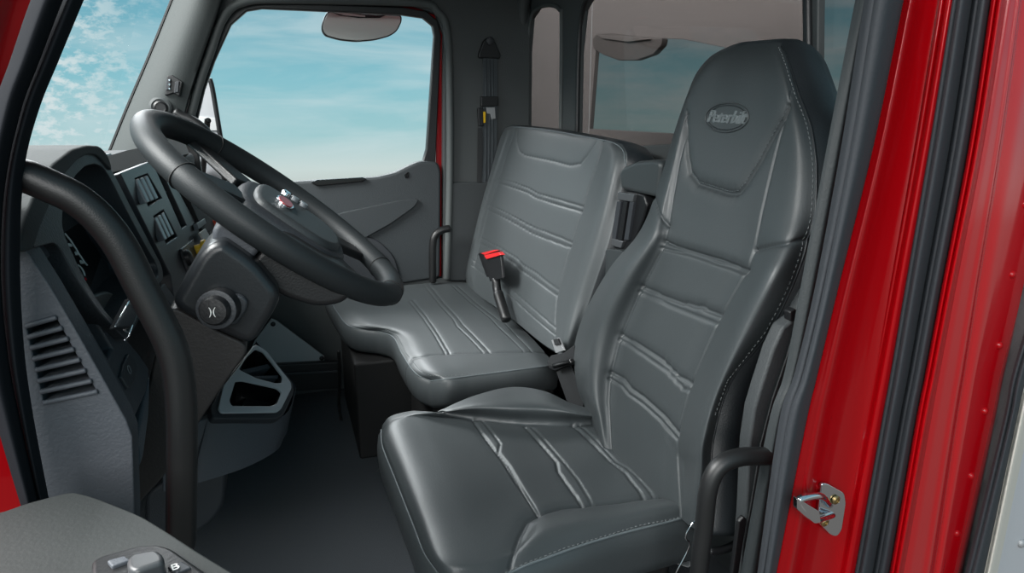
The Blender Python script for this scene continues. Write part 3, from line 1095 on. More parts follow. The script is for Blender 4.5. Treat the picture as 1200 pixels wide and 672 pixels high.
nbc.mesh([(.003, .002)], (0, 0, -1), 'cushion', LEAB, bench, cap=False)
nbc.rim([(.010, .008), (.04, .010), (.075, .006), (.088, -.004), (.094, -.02)], (0, 0, -1), 'cushion_side', LEAB, bench)
fe = nbc.S[-1][::4]
ne = nbc.S[::-1, -1][::4]
tube('piping', list(fe) + list(ne[1:]), .002, PIPE, bench, 8)
stitches('stitching', nbc.on(dens([(645, 429), (600, 434), (558, 439), (520, 441), (505, 441), (492, 434), (476, 414), (466, 394), (448, 384), (414, 378), (402, 366)], 3), .0003), THR, bench)
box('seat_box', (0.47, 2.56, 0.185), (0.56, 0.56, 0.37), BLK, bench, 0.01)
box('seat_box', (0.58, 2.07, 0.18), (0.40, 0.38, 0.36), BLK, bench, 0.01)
tube('strap', [XP(0.15).at(x, y) for x, y in ((397, 412), (398, 450), (397, 470), (398, 482), (400, 492))], .006, BLK, bench, 8, 4)

# folded centre armrest with its hinge bracket, standing up between the seats
ar_ = thing('centre_armrest', 'folded-up grey leather armrest with dark slotted bracket between bench and driver seat', 'armrest', tuple(XP(0.878).at(735, 300)))
o = pslab('pad', [(725, 203), (729, 196), (745, 189), (766, 187), (774, 190), (770, 232), (742, 226), (727, 222)], XP(0.878), .10, LEA, ar_, .012, rnd=.015)
pslab('bracket_plate', [(735, 224), (754, 228), (758, 240), (752, 262), (735, 300), (716, 288), (719, 270)], XP(0.883), .03, PLB, ar_, .006, rnd=.01)
pslab('metal_clip', [(724, 225), (743, 228), (741, 237), (723, 234)], XP(0.873), .02, mat('clip_steel', (96, 99, 102), .4, metal=.5), ar_, .002)
pslab('metal_clip', [(714, 279), (730, 283), (727, 291), (712, 287)], XP(0.873), .02, mat('clip_steel', (96, 99, 102), .4, metal=.5), ar_, .002)
for k in range(3):
    x = 723 + k * 7.5
    pslab('slat', [(x, 236), (x + 4.5, 237), (x - 2, 282), (x - 7, 281)], XP(0.875), .012, mat('slat_grey', (52, 55, 59), .4) if k != 1 else PLB, ar_, .001)
pslab('lower_pad', [(707, 297), (711, 292), (728, 294), (736, 300), (730, 330), (700, 330)], XP(0.858), .06, LEA, ar_, .010, rnd=.012)

# red-topped buckle pair standing out of the bench
bu = thing('belt_buckle', 'black seat belt buckles with red release buttons standing up from the bench', 'buckle', tuple(XP(.72).at(592, 372)))
pslab('buckle_body', [(560, 297), (581, 293), (584, 318), (570, 325)], XP(.735), .016, PLB, bu, .003)
pslab('buckle_body', [(566, 302), (586, 299), (589, 326), (574, 330)], XP(.715), .012, PLB, bu, .003)
pslab('release_button', [(563, 297), (579, 293), (583, 294), (568, 299)], XP(.732), .014, REDP, bu, .001, h=.002)
pslab('release_button', [(567, 299.5), (584, 295.5), (587, 299), (570, 304)], XP(.712), .016, REDP, bu, .001, h=.002)
tube('stalk', [XP(.725).at(x, y) for x, y in ((581, 328), (583, 342), (588, 356), (592, 372))], .016, PLB, bu, 10, 4)
tube('boot', [XP(.722).at(x, y) for x, y in ((584, 345), (588, 358), (593, 374))], .0195, HAND, bu, 10, 4)

b2 = thing('belt_latch', 'black seat belt latch lying beside the rear corner of the bench cushion', 'buckle', tuple(XP(0.725).at(665, 470)))
pslab('tongue', [(646, 399), (654, 396), (661, 411), (651, 414)], XP(0.730), .006, STL, b2, .001)
pslab('tongue_grip', [(648, 398), (653, 397), (656, 404), (650, 405)], XP(0.725), .006, PLB, b2, .001)
pslab('latch_body', [(641, 424), (645, 417), (660, 414), (672, 405), (673, 420), (668, 428), (650, 435), (643, 432)], XP(0.725), .022, PLB, b2, .004, rnd=.006)
tube('roller', [XP(0.710).at(650, 429), XP(0.710).at(670, 424)], .008, GLB, b2, 12)
pslab('webbing', [(651, 434), (668, 428), (684, 466), (682, 484), (664, 470)], XP(0.732), .004, WEBD, b2, .001)

# ================================================================== STEERING WHEEL AND COLUMN
WT = 0.6706
WC = np.array([-0.0049, 1.232, 1.0714])
wd = np.array([math.cos(WT), 0, -math.sin(WT)])
we = np.array([0, math.cos(.087), math.sin(.087)])
we = we - wd * (we @ wd)
we /= np.linalg.norm(we)
wn = np.cross(wd, we)
WR = 0.235


def wp(a, b, h=0.0):
    return WC + wd * a + we * b + wn * h


wheel = thing('steering_wheel', 'large black leather steering wheel with oval chrome badge on its hub', 'steering wheel', tuple(WC - wn * 0.03))
ringp = [wp(WR * math.cos(t), WR * math.sin(t)) for t in np.linspace(0, 2 * math.pi, 97)[:-1]]
tube('rim', ringp, 0.0215, mat('wheel_leather', (32, 36, 38), 0.52, bump=0.12, bscale=400, spec=.3), wheel, 24, closed=True, prof=circ(.0215, 24, 1.0, 0.95))
for t in (math.radians(-128), math.radians(-20), math.radians(128), math.radians(20)):
    c = wp(WR * math.cos(t), WR * math.sin(t))
    tt = -wd * math.sin(t) + we * math.cos(t)
    rr = wd * math.cos(t) + we * math.sin(t)
    tube('rim_seam', [c + (rr * math.cos(q) + wn * math.sin(q)) * .0213 for q in np.linspace(0, 2 * math.pi, 25)[:-1]], .0011, BLK, wheel, 6, closed=True)
# thread along the inside of the far rim
ist = [wp(WR * math.cos(t), WR * math.sin(t)) + (-(wd * math.cos(t) + we * math.sin(t)) * .019 - wn * .006) for t in np.linspace(math.radians(60), math.radians(175), 120)]
stitches('stitching', ist, BLK, wheel, .006, .004, .0016)
# hub: padded dome
hub = [(-.085, -.085), (-.04, -.105), (.06, -.105), (.105, -.06), (.115, 0), (.105, .06), (.06, .105), (-.04, .105), (-.085, .085), (-.095, 0)]
hp = catmull([wp(a + .02, b, .004) for a, b in hub], 5, True)
slab('hub_pad', hp, -wn * .05, PLD, wheel, .016)
hp2 = catmull([wp(a * .80 + .025, b * .80, .014) for a, b in hub], 5, True)
slab('horn_pad', hp2, -wn * .02, mat('horn_pad_grey', (50, 54, 56), .5, bump=.3, bscale=300), wheel, .010)
for sgn in (1, -1):
    for a in (35, 140):
        t = math.radians(a) * sgn
        c0, s0 = math.cos(t), math.sin(t)
        pr = np.array([-s0, c0])
        w0, w1 = .034, .018
        q = [wp(c0 * .08 + pr[0] * w0, s0 * .08 + pr[1] * w0, .0), wp(c0 * (WR - .01) + pr[0] * w1, s0 * (WR - .01) + pr[1] * w1, -.002),
             wp(c0 * (WR - .01) - pr[0] * w1, s0 * (WR - .01) - pr[1] * w1, -.002), wp(c0 * .08 - pr[0] * w0, s0 * .08 - pr[1] * w0, .0)]
        slab('spoke', q, -wn * .016, PLB, wheel, .004)
em = [wp(.0 + .030 * math.sin(t) * .55, .034 * math.cos(t), .018) for t in np.linspace(0, 2 * math.pi, 33)[:-1]]
e_ = slab('badge', em, -wn * .006, CHR, wheel, .001)
em2 = [wp(.0 + .026 * math.sin(t) * .52, .029 * math.cos(t), .0192) for t in np.linspace(0, 2 * math.pi, 33)[:-1]]
slab('badge_face', em2, -wn * .002, mat('badge_red', (140, 20, 25), .3), e_)
for k in range(3):
    lathe('control_button', wp(.0 + .018 * k, .085, .002), wn, [(.009, 0), (.009, .016), (.007, .019)], CHR if k == 0 else PLS, wheel, 16)

col = thing('steering_column', 'dark plastic steering column shroud with round push knob on its side', 'steering column', tuple(YP(.98).at(200, 560)))
# upper and lower shrouds: outlines traced on the side face
pslab('upper_shroud', [(246, 286), (262, 282), (300, 308), (326, 340), (328, 352), (322, 366), (296, 408), (254, 390), (197, 360), (232, 300)], YP(.975), .14, mat('shroud_satin', (30, 33, 36), .33, bump=.1, bscale=300), col, .018, rnd=.02)
pslab('lower_shroud', [(198, 356), (254, 388), (295, 406), (262, 452), (226, 507), (192, 560), (150, 604), (140, 590), (160, 520), (178, 430)], YP(.985), .12, mat('brown_black_plastic', (38, 36, 36), .55, bump=.3, bscale=300), col, .015, rnd=.02)
pslab('switch_pod', [(283, 319), (312, 284), (340, 286), (420, 336), (404, 357), (372, 362), (340, 352), (318, 342)], YP(1.02), .16, PLB, col, .014, rnd=.02)
pslab('pod_cap', [(248, 269), (260, 257), (275, 262), (313, 284), (284, 319), (262, 305), (250, 292)], YP(1.01), .17, PLG, col, .008, rnd=.012)
kp = YP(.965)
pslab('knob_plate', [(262, 344), (284, 347), (291, 354), (289, 364), (276, 383), (262, 381), (254, 366)], kp, .012, PLD, col, .004, rnd=.008)
kc = kp.at(257, 361, 0.004)
kn = lathe('push_knob', kc, (-.25, -1, .1), [(.026, -.01), (.026, .006), (.023, .012), (.020, .012), (.020, .020), (.017, .025), (.004, .026)], PLB, col, 40)
lathe('knob_ring', np.array(kc) + np.array([-.003, -.012, .001]), (-.25, -1, .1), [(.0262, -.001), (.0262, .001), (.024, .0018)], PLD, kn, 40)
kx = kc + np.array([-.0066, -.0265, .003])
text('knob_symbol', ')(', .014, frame(kx, (1, -.25, 0), (0.05, .1, 1)), WHT, kn, .0004)

# ================================================================== DASHBOARD
D15 = math.radians(15)
PDH = Plane((-0.25, 0, 1.13), (math.cos(D15), 0, math.sin(D15)))
dash = thing('dashboard', 'dark grey dashboard with hooded gauge cluster, side vent and rocker switch panel', 'dashboard', (-0.4, 1.6, 0.7))


# body: cross sections along Y
def dsec(y, top, fx=0.0):
    b = [(-.30 + fx, top), (-.262 + fx, top - .015), (-.262 + fx, top - .06), (-.19 + fx, .86), (-.20 + fx, .80), (-.34, .76), (-.55, .74), (-.62, top - .05), (-.60, top - .012), (-.45, top + .002)]
    return [np.array([x, y, z]) for x, z in b]


secs = [dsec(.80, 1.10, -.03), dsec(1.3, 1.125, -.03), dsec(1.45, 1.13), dsec(2.0, 1.13), dsec(2.5, 1.10), dsec(2.93, 1.06, -.06)]
V, Fc = [], []
for s_ in secs:
    V += s_
k_ = len(secs[0])
for j in range(len(secs) - 1):
    for i in range(k_):
        Fc.append((j * k_ + i, j * k_ + (i + 1) % k_, (j + 1) * k_ + (i + 1) % k_, (j + 1) * k_ + i))
Fc += [tuple(range(k_)), tuple((len(secs) - 1) * k_ + i for i in range(k_))]
dbod = link('dash_body', mesh_from(V, Fc), mat('dash_body_plastic', (40, 43, 46), .75, bump=.2, bscale=300), dash)
bevel(dbod, .012, 4, 20)
dbod.modifiers.new('wn', 'WEIGHTED_NORMAL')

# top pad to the right of the hood
pslab('top_pad', [(108, 189), (122, 184), (150, 176), (170, 172), (214, 160), (222, 180), (180, 190), (133, 202), (112, 208)], Plane((-.26, 0, 1.135), (.75, 0, .65)), .03, PAD, dash, .010, rnd=.012)

# gauge hood
hood_o = [(37, 292), (47, 262), (62, 226), (78, 198), (92, 183), (104, 177), (116, 178), (124, 187), (136, 208), (152, 240), (172, 278), (190, 312), (192, 326), (180, 345), (150, 400), (119, 369), (94, 333), (67, 284)]
hood_i = [(74, 272), (73, 250), (80, 226), (88, 207), (100, 195), (112, 192), (122, 197), (132, 214), (148, 246), (166, 280), (184, 311), (186, 322), (176, 338), (150, 392), (124, 366), (99, 327)]


def hat(L, h):
    return [PDH.at(x, y, h) for x, y in L]


def roundhat(L, h):
    return roundpoly(hat(L, h), .016, 4)


hd = slab('instrument_hood', roundhat(hood_o, .012), np.array([-.16, 0, .012]), PLD, dash, .006, [roundhat(hood_i, .012)])
hs = slab('hood_cover', roundhat([(24, 296), (27, 262), (42, 224), (62, 192), (84, 175), (102, 170), (117, 171), (127, 182), (133, 203), (122, 190), (114, 182), (103, 181), (92, 187), (78, 203), (62, 232), (48, 266), (40, 294)], .015), np.array([-.22, 0, .004]), PAD, dash, .004)
slab('gauge_face', hat([(60, 250), (80, 190), (130, 180), (200, 300), (190, 340), (150, 410), (100, 350)], -.055), np.array([-.01, 0, 0]), DSH, dash)
# gauge scales: arcs with ticks and red pointers
PG = Plane(PDH.p0 - PDH.n * .05, PDH.n)
gz = [(76, 274), (84, 284), (92, 297), (98, 306), (102, 311)]
tube('gauge_scale', [PG.at(x, y) for x, y in gz], .0013, WHT, dash, 6, 4)
for (x, y) in ((80, 285), (88, 295), (94, 305)):
    pslab('gauge_mark', [(x, y), (x + 4, y + 1), (x + 5, y + 4), (x + 1, y + 4)], PG, .001, WHT, dash)
gz2 = [(91, 311), (95, 314), (98, 319), (99, 323)]
tube('gauge_scale', [PG.at(x, y) for x, y in gz2], .0013, WHT, dash, 6, 4)
for (x, y) in ((82.5, 296.5), (100, 327.5)):
    lathe('gauge_pointer', PG.at(x, y, .001), (1, 0, .27), [(.0022, 0), (.0022, .001)], mat('pointer_red', (220, 20, 40), .4), dash, 12)
pslab('hood_bulge', [(103, 345), (125, 338), (150, 352), (160, 372), (140, 384), (118, 372)], PG, .02, PLB, dash, .01, rnd=.02, h=.02)

# panel with the long slot to the left of the gauges
lp = [(34, 293), (52, 284), (74, 275), (84, 294), (100, 327), (133, 382), (148, 397), (163, 415), (176, 434), (172, 460), (153, 503), (148, 493), (118, 439), (87, 384), (60, 338)]
slot = [(57, 304), (65, 297), (95, 347), (132, 407), (127, 421), (100, 375)]
pslab('switch_panel', lp, PDH, .03, mat('switch_panel_plastic', (60, 63, 68), .45, bump=.2, bscale=300), dash, .004, [slot], h=.0)
pslab('slot_inlay', [(52, 300), (66, 292), (136, 408), (128, 426)], PDH, .01, PLB, dash, 0, h=-.018)
tube('slot_lip', [PDH.at(x, y, -.008) for x, y in ((93, 353), (98, 358), (103, 368), (105, 373))], .003, PLS, dash, 8, 4)
pslab('light_switch', [(151, 414), (157, 420), (162, 431), (158, 448), (151, 456), (142, 441), (146, 425)], PDH, .01, PLD, dash, .002, h=.004)
text('switch_symbol', 'O', .016, frame(PDH.at(152, 434, .0055), (0, 1, 0), (-.2, 0, 1)), PLS, dash, .0003)
pslab('lower_flap', [(177, 436), (175, 488), (169, 535), (165, 548), (161, 512)], PDH, .02, PLG, dash, .004, h=.0)
# grey end cap with the side vent
ec = [(30, 291), (60, 338), (87, 384), (118, 439), (148, 493), (155, 512), (158, 600), (158, 700), (0, 700), (0, 291)]
PE = YP(.762)
Lf, Rt = [(31, 384), (52, 474)], [(66, 374), (114, 461)]


def li(A, t):
    return (A[0][0] + (A[1][0] - A[0][0]) * t, A[0][1] + (A[1][1] - A[0][1]) * t)


vent_holes = [[li(Lf, (k + .05) / 7), li(Rt, (k + .05) / 7), li(Rt, (k + .74) / 7), li(Lf, (k + .74) / 7)] for k in range(7)]
endc = pslab('end_panel', ec, PE, .035, PLG, dash, .003, vent_holes)
pslab('vent_duct', [(24, 376), (70, 366), (122, 462), (48, 482)], YP(.80), .05, BLK, dash)
for k in range(8):
    a, b = li(Lf, (k - .13) / 7), li(Rt, (k - .13) / 7)
    tube('vent_slat', [YP(.760).at(*a), YP(.760).at(*b)], .0028, PLG, dash, 8)
# switch panel right of the gauges
sp = [(141, 203), (158, 196), (176, 189), (192, 192), (222, 248), (275, 330), (262, 420), (205, 354), (200, 322), (170, 262)]
h1 = [(158, 209), (173, 203), (190, 232), (174, 242)]
h2 = [(180, 254), (192, 246), (208, 277), (195, 286)]
h3 = [(183, 200), (189, 199), (219, 264), (213, 268)]
pslab('rocker_panel', sp, PDH, .02, mat('panel_plastic', (58, 60, 64), .4, bump=.2, bscale=300), dash, .002, [h1, h2, h3], h=.012)
pslab('panel_backing', [(150, 200), (195, 190), (240, 290), (200, 300)], PDH, .01, BLK, dash, 0, h=-.012)
for hx in (h1, h2):
    for k in range(3):
        a = [hx[0][i] + (hx[1][i] - hx[0][i]) * (k + .12) / 3 for i in (0, 1)]
        b = [hx[0][i] + (hx[1][i] - hx[0][i]) * (k + .82) / 3 for i in (0, 1)]
        dn = np.array(hx[3]) - np.array(hx[0])
        q = [(a[0] + 1, a[1] + 2), (b[0] + 1, b[1] + 2), tuple(np.array(b) + dn * .88), tuple(np.array(a) + dn * .88)]
        P3 = [PDH.at(q[0][0], q[0][1], .013), PDH.at(q[1][0], q[1][1], .013), PDH.at(q[2][0], q[2][1], .026), PDH.at(q[3][0], q[3][1], .026)]
        slab('rocker_switch', P3, -PDH.n * .012, PLS, dash, .002)
for k in range(5):
    x, y = 187 + k * 6, 206 + k * 12.5
    pslab('indicator', [(x, y), (x + 3.5, y - 1), (x + 6, y + 5), (x + 3, y + 7)], PDH, .008, PLS if k % 2 else PLB, dash, .001, h=.004)
pslab('centre_display', [(205, 196), (225, 190), (262, 262), (240, 275)], PDH, .02, BLK, dash, .003, h=.02)
pslab('display_frame', [(231, 262), (240, 256), (242, 262), (233, 269)], PDH, .01, PLS, dash, .001, h=.024)
pslab('valve_plate', [(213, 292), (226, 281), (236, 297), (222, 318)], PDH, .006, mat('panel_plastic2', (48, 50, 54), .4), dash, .001, h=.018)
lathe('valve_knob', PDH.at(230, 294, .02), PDH.n, [(.012, 0), (.012, .012), (.018, .016), (.018, .024), (.012, .028)], YEL, dash, 24)
lathe('valve_knob', PDH.at(218, 303, .018), PDH.n, [(.016, 0), (.016, .008), (.010, .012)], PLB, dash, 24)
pslab('legend_plate', [(234, 273), (241, 268), (246, 277), (240, 283)], PDH, .004, WHT, dash, .0005, h=.03)
lathe('key_cylinder', PDH.at(252, 264, .02), PDH.n, [(.016, 0), (.016, .02), (.012, .024)], mat('orange_mark', (190, 60, 30), .5), dash, 20)
pslab('trim_frame', [(187, 338), (193, 332), (206, 350), (206, 362), (196, 352)], PDH, .01, PLG, dash, .002, h=.012)
# paddle with the bright edge below the gauges
pslab('brake_paddle', [(154, 349), (163, 362), (156, 383), (136, 384)], PDH, .01, PLD, dash, .002, h=.02)
tube('paddle_edge', [PDH.at(154, 348, .026), PDH.at(135, 383, .026)], .0014, CHR, dash, 6)
tube('paddle_edge', [PDH.at(155, 382, .026), PDH.at(150, 396, .026), PDH.at(146, 399, .026)], .0014, CHR, dash, 6)

# ================================================================== CONSOLE WITH CUP HOLDER
con = thing('cup_holder_console', 'dark console below the dashboard with silver-framed two-pocket cup holder', 'console', tuple(YP(1.6).at(290, 620)))
PC = Plane(YP(1.60).at(300, 450), (.55, -.38, .75))
co = [(256, 479), (262, 452), (279, 431), (297, 405), (303, 405), (313, 412), (327, 430), (341, 448), (342, 455), (330, 479), (325, 483), (260, 484)]
c1 = [(280, 433), (290, 418), (300, 409), (308, 412), (318, 424), (331, 441), (330, 449), (322, 449), (300, 443)]
c2 = [(276, 447), (284, 446), (325, 455), (330, 460), (325, 473), (318, 476), (272, 476), (269, 470)]
pslab('bezel', co, PC, .006, mat('bezel_silver', (178, 182, 186), .35), con, .002, [c1, c2], rnd=.006)
# pockets: walls following the openings, with a floor
for cc in (c1, c2):
    pts = roundpoly([PC.at(x, y, -.002) for x, y in cc], .006)
    n_ = len(pts)
    dn = np.array([-.01, .02, -.06])
    V = [p for p in pts] + [p + dn for p in pts]
    Fc = [(i, (i + 1) % n_, n_ + (i + 1) % n_, n_ + i) for i in range(n_)] + [tuple(range(n_, 2 * n_))]
    link('cup_pocket', mesh_from(V, Fc), GLB, con)
slab('divider', [PC.at(282, 434, -.02), PC.at(317, 426, -.02), PC.at(317, 431, -.02), PC.at(283, 439, -.02)], -PC.n * .03, PLG, con, .001)
slab('divider', [PC.at(292, 441, -.012), PC.at(326, 440, -.012), PC.at(326, 443, -.012), PC.at(300, 444, -.012)], -PC.n * .03, PLG, con, .001)
lathe('cup_ring', PC.at(300, 480, -.06), PC.n, [(.030, 0), (.034, 0), (.034, .012), (.030, .012)], PLB, con, 28)
pslab('console_rim', [(246, 478), (262, 448), (298, 404), (303, 404), (343, 448), (345, 460), (333, 486), (326, 491), (250, 491)], PC, .02, PLD, con, .006, h=-.0075, rnd=.01, holes=[c1, c2])
ra = [(246, 478), (262, 448), (298, 404), (303, 404), (343, 448), (345, 460), (333, 487), (290, 492), (250, 492)]
A_ = [PC.at(x, y, -.022) for x, y in ra]
dn_ = np.array([-.02, 0, -.2])
B_ = [YP(1.49).at(222, 568), A_[1] + dn_, A_[2] + dn_, A_[3] + dn_, YP(1.66).at(335, 500), YP(1.62).at(331, 517), YP(1.56).at(322, 530), YP(1.50).at(286, 549), YP(1.48).at(240, 564)]
A_, B_ = catmull(A_, 4, True), catmull(B_, 4, True)
n_ = len(A_)
cb = link('console_body', mesh_from(list(A_) + list(B_), [(i, (i + 1) % n_, n_ + (i + 1) % n_, n_ + i) for i in range(n_)] + [tuple(range(n_, 2 * n_))]), PLG, con)
autosmooth(cb, 40)
pslab('side_panel', [(190, 508), (222, 498), (248, 488), (246, 562), (225, 569), (190, 578)], YP(1.49), .02, PLG, con, .004)
pslab('console_foot', [(200, 558), (266, 551), (263, 592), (250, 612), (228, 627), (170, 640), (170, 580)], YP(1.62), .25, PLD, con, .012, rnd=.02)
tube('pull_handle', [YP(1.57).at(x, y) for x, y in ((226, 502), (238, 500), (244, 504), (240, 511), (228, 521))], .007, PLB, con, 8, 4)

# ================================================================== SMALLER THINGS
hdl = tube('grab_handle', [YP(.735).at(x, y) for x, y in ((20, 206), (34, 208), (60, 219), (90, 234), (118, 258), (142, 290), (165, 335), (186, 375), (200, 405), (209, 440), (213, 490), (213, 560), (212, 640))], .0155, HAND, None, 22, 6)
tag(hdl, 'curved black grab handle in front of the gauges at the left edge of the doorway', 'handle')
h2_ = tube('grab_handle', [YP(.80).at(x, y) for x, y in ((906, 535), (890, 535), (868, 536), (848, 543), (836, 557), (829, 580), (825, 620), (820, 660), (816, 720))], .0145, HAND, None, 22, 6)
tag(h2_, 'bent black grab bar at the lower right beside the driver seat', 'handle')
h3_ = tube('grab_handle', [YP(2.84).at(x, y) for x, y in ((206, 132), (214, 137), (226, 142), (240, 153), (250, 168), (262, 190), (276, 214), (292, 240))], .018, HAND, None, 14, 5)
tag(h3_, 'long black grab handle on the far windshield pillar behind the steering wheel', 'handle')
h4_ = tube('grab_handle', [YP(2.86).at(x, y) for x, y in ((526, 268), (518, 270), (510, 276), (507, 290), (507, 330))], .016, HAND, None, 14, 5)
tag(h4_, 'short hooked black handle beside the rear edge of the passenger door', 'handle')

# driver door armrest in the lower left corner
dd = thing('door_2', None, None, tuple(ZP(.80).at(120, 640)), kind='structure')
PA = ZP(.90)
arm = [(-40, 606), (0, 601), (30, 590), (60, 582), (85, 576), (110, 582), (140, 594), (165, 604), (195, 622), (230, 645), (275, 672), (330, 705), (380, 760), (-60, 800)]
pslab('armrest', arm, PA, .06, mat('armrest_soft', (33, 37, 37), .6, bump=.12, bscale=260), dd, .014, rnd=.03)
wsp = [(107, 657), (118, 651), (165, 638), (185, 637), (200, 641), (245, 672), (262, 690), (240, 730), (120, 720), (106, 670)]
pslab('window_switch_panel', wsp, PA, .012, PLB, dd, .004, h=.006, rnd=.01)
pslab('window_switch', [(125, 657), (146, 651), (153, 656), (131, 664)], PA, .008, PLG, dd, .0015, h=.009)
pslab('mirror_switch', [(148, 655), (155, 648), (183, 643), (192, 650), (192, 658), (158, 670), (149, 666)], PA, .02, mat('switch_grey', (58, 60, 62), .4), dd, .004, h=.022, rnd=.004)
pslab('window_switch', [(196, 664), (213, 658), (224, 665), (206, 672)], PA, .006, PLD, dd, .001, h=.008)
text('switch_symbol', 'B', .011, frame(PA.at(205, 665, .0095), (1, .3, 0), (-.3, 1, 0)), WHT, dd, .0002)
tube('armrest_seam', [PA.at(x, y, -.004) for x, y in ((-30, 660), (0, 655), (12, 672), (30, 700))], .004, PLB, dd, 8, 4)

# pillar details on the passenger side
lsw = thing('pillar_switch', 'small black double switch block on the far windshield pillar', 'switch', tuple(YP(2.84).at(205, 112)))
pslab('switch_base', [(193, 112), (196, 89), (202, 88), (214, 96), (210, 113), (203, 109), (198, 111)], YP(2.855), .03, PLB, lsw, .003)
for (x, y) in ((198, 100), (208, 103)):
    pslab('switch_key', [(x - 3, y - 7), (x + 2, y - 8), (x + 1, y + 5), (x - 4, y + 6)], YP(2.845), .012, PLD, lsw, .002)
for k in range(3):
    lathe('pin', YP(2.832).at(198.5, 94 + 5 * k), (0, -1, 0), [(.003, 0), (.003, .003)], CHR, lsw, 8)
sp_ = thing('tweeter_speaker', 'round black speaker in a grey bezel low on the far windshield pillar', 'speaker', tuple(YP(2.84).at(188, 134)))
lathe('bezel', YP(2.86).at(188, 126), (.1, -1, 0), [(.038, 0), (.038, .008), (.030, .013), (.026, .010)], TRIMD, sp_, 28)
lathe('grille', YP(2.85).at(188, 126), (.1, -1, 0), [(.024, 0), (.024, .006), (.018, .010), (.016, .007), (.004, .007)], PLB, sp_, 24)

# seat belt on the far pillar
blt = thing('seat_belt', 'grey seat belt hanging from black anchor on the far rear pillar', 'seat belt', tuple(YP(2.88).at(575, 215)))
PBT = YP(2.93)
pslab('anchor', [(573, 43), (580, 48), (587, 64), (586, 69), (561, 68), (561, 63), (567, 47)], PBT, .02, PLB, blt, .005, rnd=.01)
lathe('anchor_bolt', PBT.at(574, 48, .001), (0, -1, 0), [(.017, 0), (.017, .008), (.012, .012), (.004, .013)], PLD, blt, 20)
for k in range(1):
    pslab('webbing', [(566, 68), (583, 68), (583, 112), (582, 214), (565, 214), (566, 150)], PBT, .004, WEB, blt, .001, h=-.004)
for x in (570, 574, 578):
    tube('webbing_fold', [PBT.at(x, 70, -.002), PBT.at(x - .5, 140, -.002), PBT.at(x - 1, 212, -.002)], .0025, WEB, blt, 6)
pslab('webbing', [(560, 150), (565, 150), (566, 170), (564, 214), (559, 214)], PBT, .003, WEBD, blt, .0005)
pslab('guide', [(564, 113), (584, 113), (584, 124), (564, 125)], PBT, .02, PLB, blt, .003, h=.006, rnd=.004)
pslab('tongue', [(570, 126), (580, 126), (581, 139), (576, 140), (575, 134), (571, 133)], PBT, .004, STL, blt, .001, h=.008)
pslab('retainer', [(560, 127), (566, 126), (567, 148), (561, 148)], PBT, .018, PLB, blt, .003, h=.008)
pslab('tag', [(566, 131), (569, 131), (569, 144), (566, 144)], PBT, .004, YEL, blt, .0005, h=.006)

# near belt and inner pillar trim right of the driver seat
struct(pslab('trim_14', [(950, 340), (934, 372), (918, 384), (906, 410), (893, 450), (884, 480), (878, 520), (874, 600), (866, 700), (900, 700), (945, 420)], YP(.875), .03, mat('pillar_trim_low', (54, 58, 60), .6, bump=.4, bscale=240), None, .006))
nbt = thing('seat_belt', 'charcoal woven seat belt on the near door pillar beside the driver seat', 'seat belt', tuple(YP(.86).at(890, 600)))
pslab('webbing', [(932, 385), (922, 420), (905, 470), (892, 520), (884, 570), (872, 640), (866, 700), (878, 700), (893, 600), (912, 500), (932, 430)], YP(.868), .003, WEBD, nbt, .0005)
pslab('belt_guide', [(926, 366), (932, 362), (937, 366), (934, 378), (926, 377)], YP(.862), .016, PLB, nbt, .003)
pslab('belt_end', [(866, 612), (872, 606), (876, 610), (868, 660), (864, 690), (856, 690)], YP(.862), .010, PLB, nbt, .003)

# striker on the red pillar
st = thing('door_striker', 'chrome U-shaped door striker bolted to the red door pillar', 'striker', tuple(YP(.74).at(975, 632)))
PS = YP(.742)
pslab('mounting_plate', [(963, 567), (970, 567), (990, 578), (992, 590), (987, 622), (981, 630), (974, 628), (958, 612)], PS, .006, CHR, st, .002, h=.0, rnd=.006)
for (x, y) in ((979, 586), (966, 612)):
    lathe('bolt', PS.at(x, y, .001), (0, -1, 0), [(.0075, 0), (.0075, .002), (.005, .004), (.0045, .002), (.001, .002)], BRS, st, 20)
sp3 = [PS.at(972, 592, 0), PS.at(962, 582, .030), PS.at(945, 583, .040), PS.at(935, 588, .040), PS.at(940, 598, .040), PS.at(955, 609, .035), PS.at(966, 607, .015), PS.at(975, 604, 0)]
tube('striker_loop', sp3, .0055, CHR, st, 16, 6)
pslab('striker_bar', [(934, 584), (960, 600), (962, 613), (955, 614), (934, 597)], PS, .008, CHR, st, .002, h=.045, rnd=.003)
tube('pillar_step', [YP(.752).at(x, y) for x, y in ((930, 561), (940, 562), (952, 566), (957, 571))], .005, RED, None, 8, 4)
tg = C.objects['pillar_step']
tag(tg, 'small pressed red ridge on the door pillar just above the striker', 'ridge')

# kick plate at the far end of the footwell
kpl = thing('kick_plate', 'grey metal kick plate with two screws at the far end of the footwell', 'plate', tuple(YP(2.86).at(350, 428)))
pslab('plate', [(318, 374), (324, 376), (380, 418), (380, 427), (322, 428), (290, 420), (298, 400)], YP(2.87), .01, mat('kick_plate_metal', (175, 180, 183), .4), kpl, .002)
for (x, y) in ((320, 380), (377, 420)):
    lathe('screw', YP(2.869).at(x, y), (0, -1, 0), [(.010, 0), (.010, .003), (.006, .006)], PLB, kpl, 12)
struct(pslab('baseboard_right', [(285, 430), (400, 424), (400, 456), (285, 462)], YP(2.84), .03, PLB, None, .006))
struct(pslab('baseboard_right.001', [(290, 440), (400, 434), (400, 437), (290, 443)], YP(2.825), .03, PLD, None, .003))

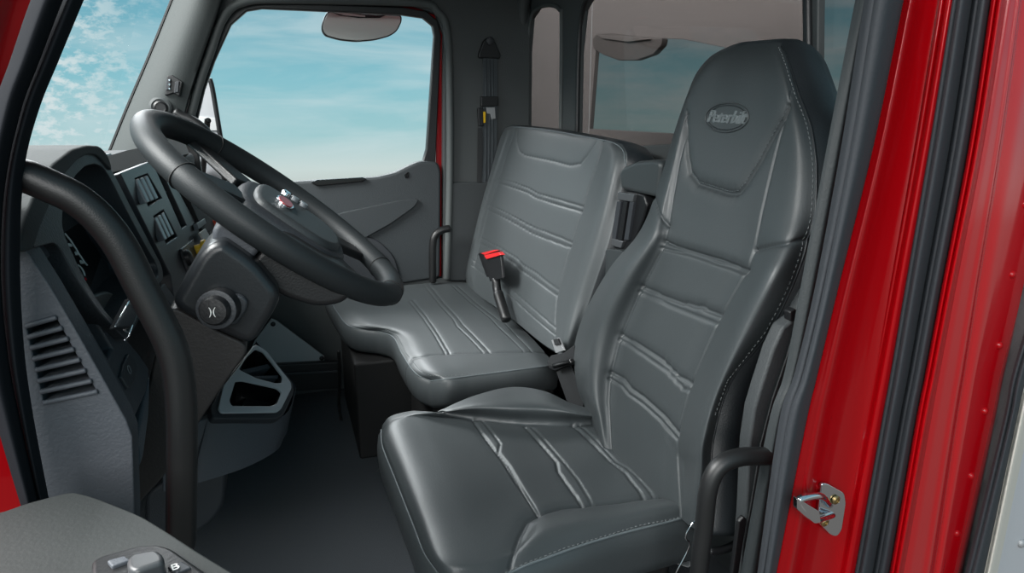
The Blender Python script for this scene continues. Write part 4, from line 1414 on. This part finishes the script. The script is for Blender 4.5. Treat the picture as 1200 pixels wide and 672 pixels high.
# mirrors outside the passenger door
PM = YP(3.25)
om = thing('side_mirror', 'tall exterior mirror outside the front edge of the passenger window', 'mirror', tuple(PM.at(248, 200)))
pslab('mirror_shell', [(227, 140), (232, 116), (243, 94), (247, 92), (250, 100), (256, 140), (262, 185), (262, 230), (228, 230)], PM, .05, mat('mirror_housing_grey', (175, 178, 182), .35), om, .004)
pslab('mirror_band', [(230, 136), (254, 139), (255, 153), (231, 153)], PM, .01, mat('mirror_band_light', (205, 207, 208), .4), om, .001, h=.006)
tube('mirror_edge', [PM.at(x, y, .008) for x, y in ((246, 93), (249, 104), (255, 140), (261, 180), (263, 225))], .010, PLB, om, 8, 3)
ld = thing('look_down_mirror', 'grey rounded look-down mirror at the top of the passenger window', 'mirror', tuple(YP(3.1).at(425, 20)))
lo = [(383, 13), (396, 12), (425, 15), (450, 17), (471, 18), (471, 25), (466, 36), (458, 42), (440, 47), (418, 49), (398, 47), (381, 42), (377, 36), (377, 28)]
pslab('mirror_rim', lo, YP(3.10), .035, PLB, ld, .004, rnd=.02)
lo2 = [(424 + (x - 424) * .965, 30 + (y - 30) * .93) for x, y in lo]
pslab('mirror_face', lo2, YP(3.095), .01, MIRR, ld, .002, rnd=.02)
pslab('mount', [(386, 13), (398, 13), (430, 17), (452, 18), (445, 21), (420, 21), (398, 18)], YP(3.09), .03, PLB, ld, .002)
pslab('highlight_strip', [(388, 14), (396, 14), (428, 18), (428, 20), (405, 18)], YP(3.085), .004, WHT, ld, 0)  # glint on the mount painted in as a white strip
wp_ = tube('wiper_arm', [XP(-.635).at(*q) for q in ((36, 178), (50, 175.5), (66, 176.5))], .007, PLB, None, 8, 4)
tag(wp_, 'windshield wiper lying at the base of the windshield', 'wiper')

tube('mirror_arm', [PM.at(236, 222, -.02), (-.26, 3.12, 1.18), (-.25, 3.02, 1.18)], .012, PLB, om, 10)
tube('mirror_arm', [YP(3.12).at(424, 24), YP(3.12).at(424, 8), YP(3.0).at(424, 2)], .010, PLB, ld, 10)
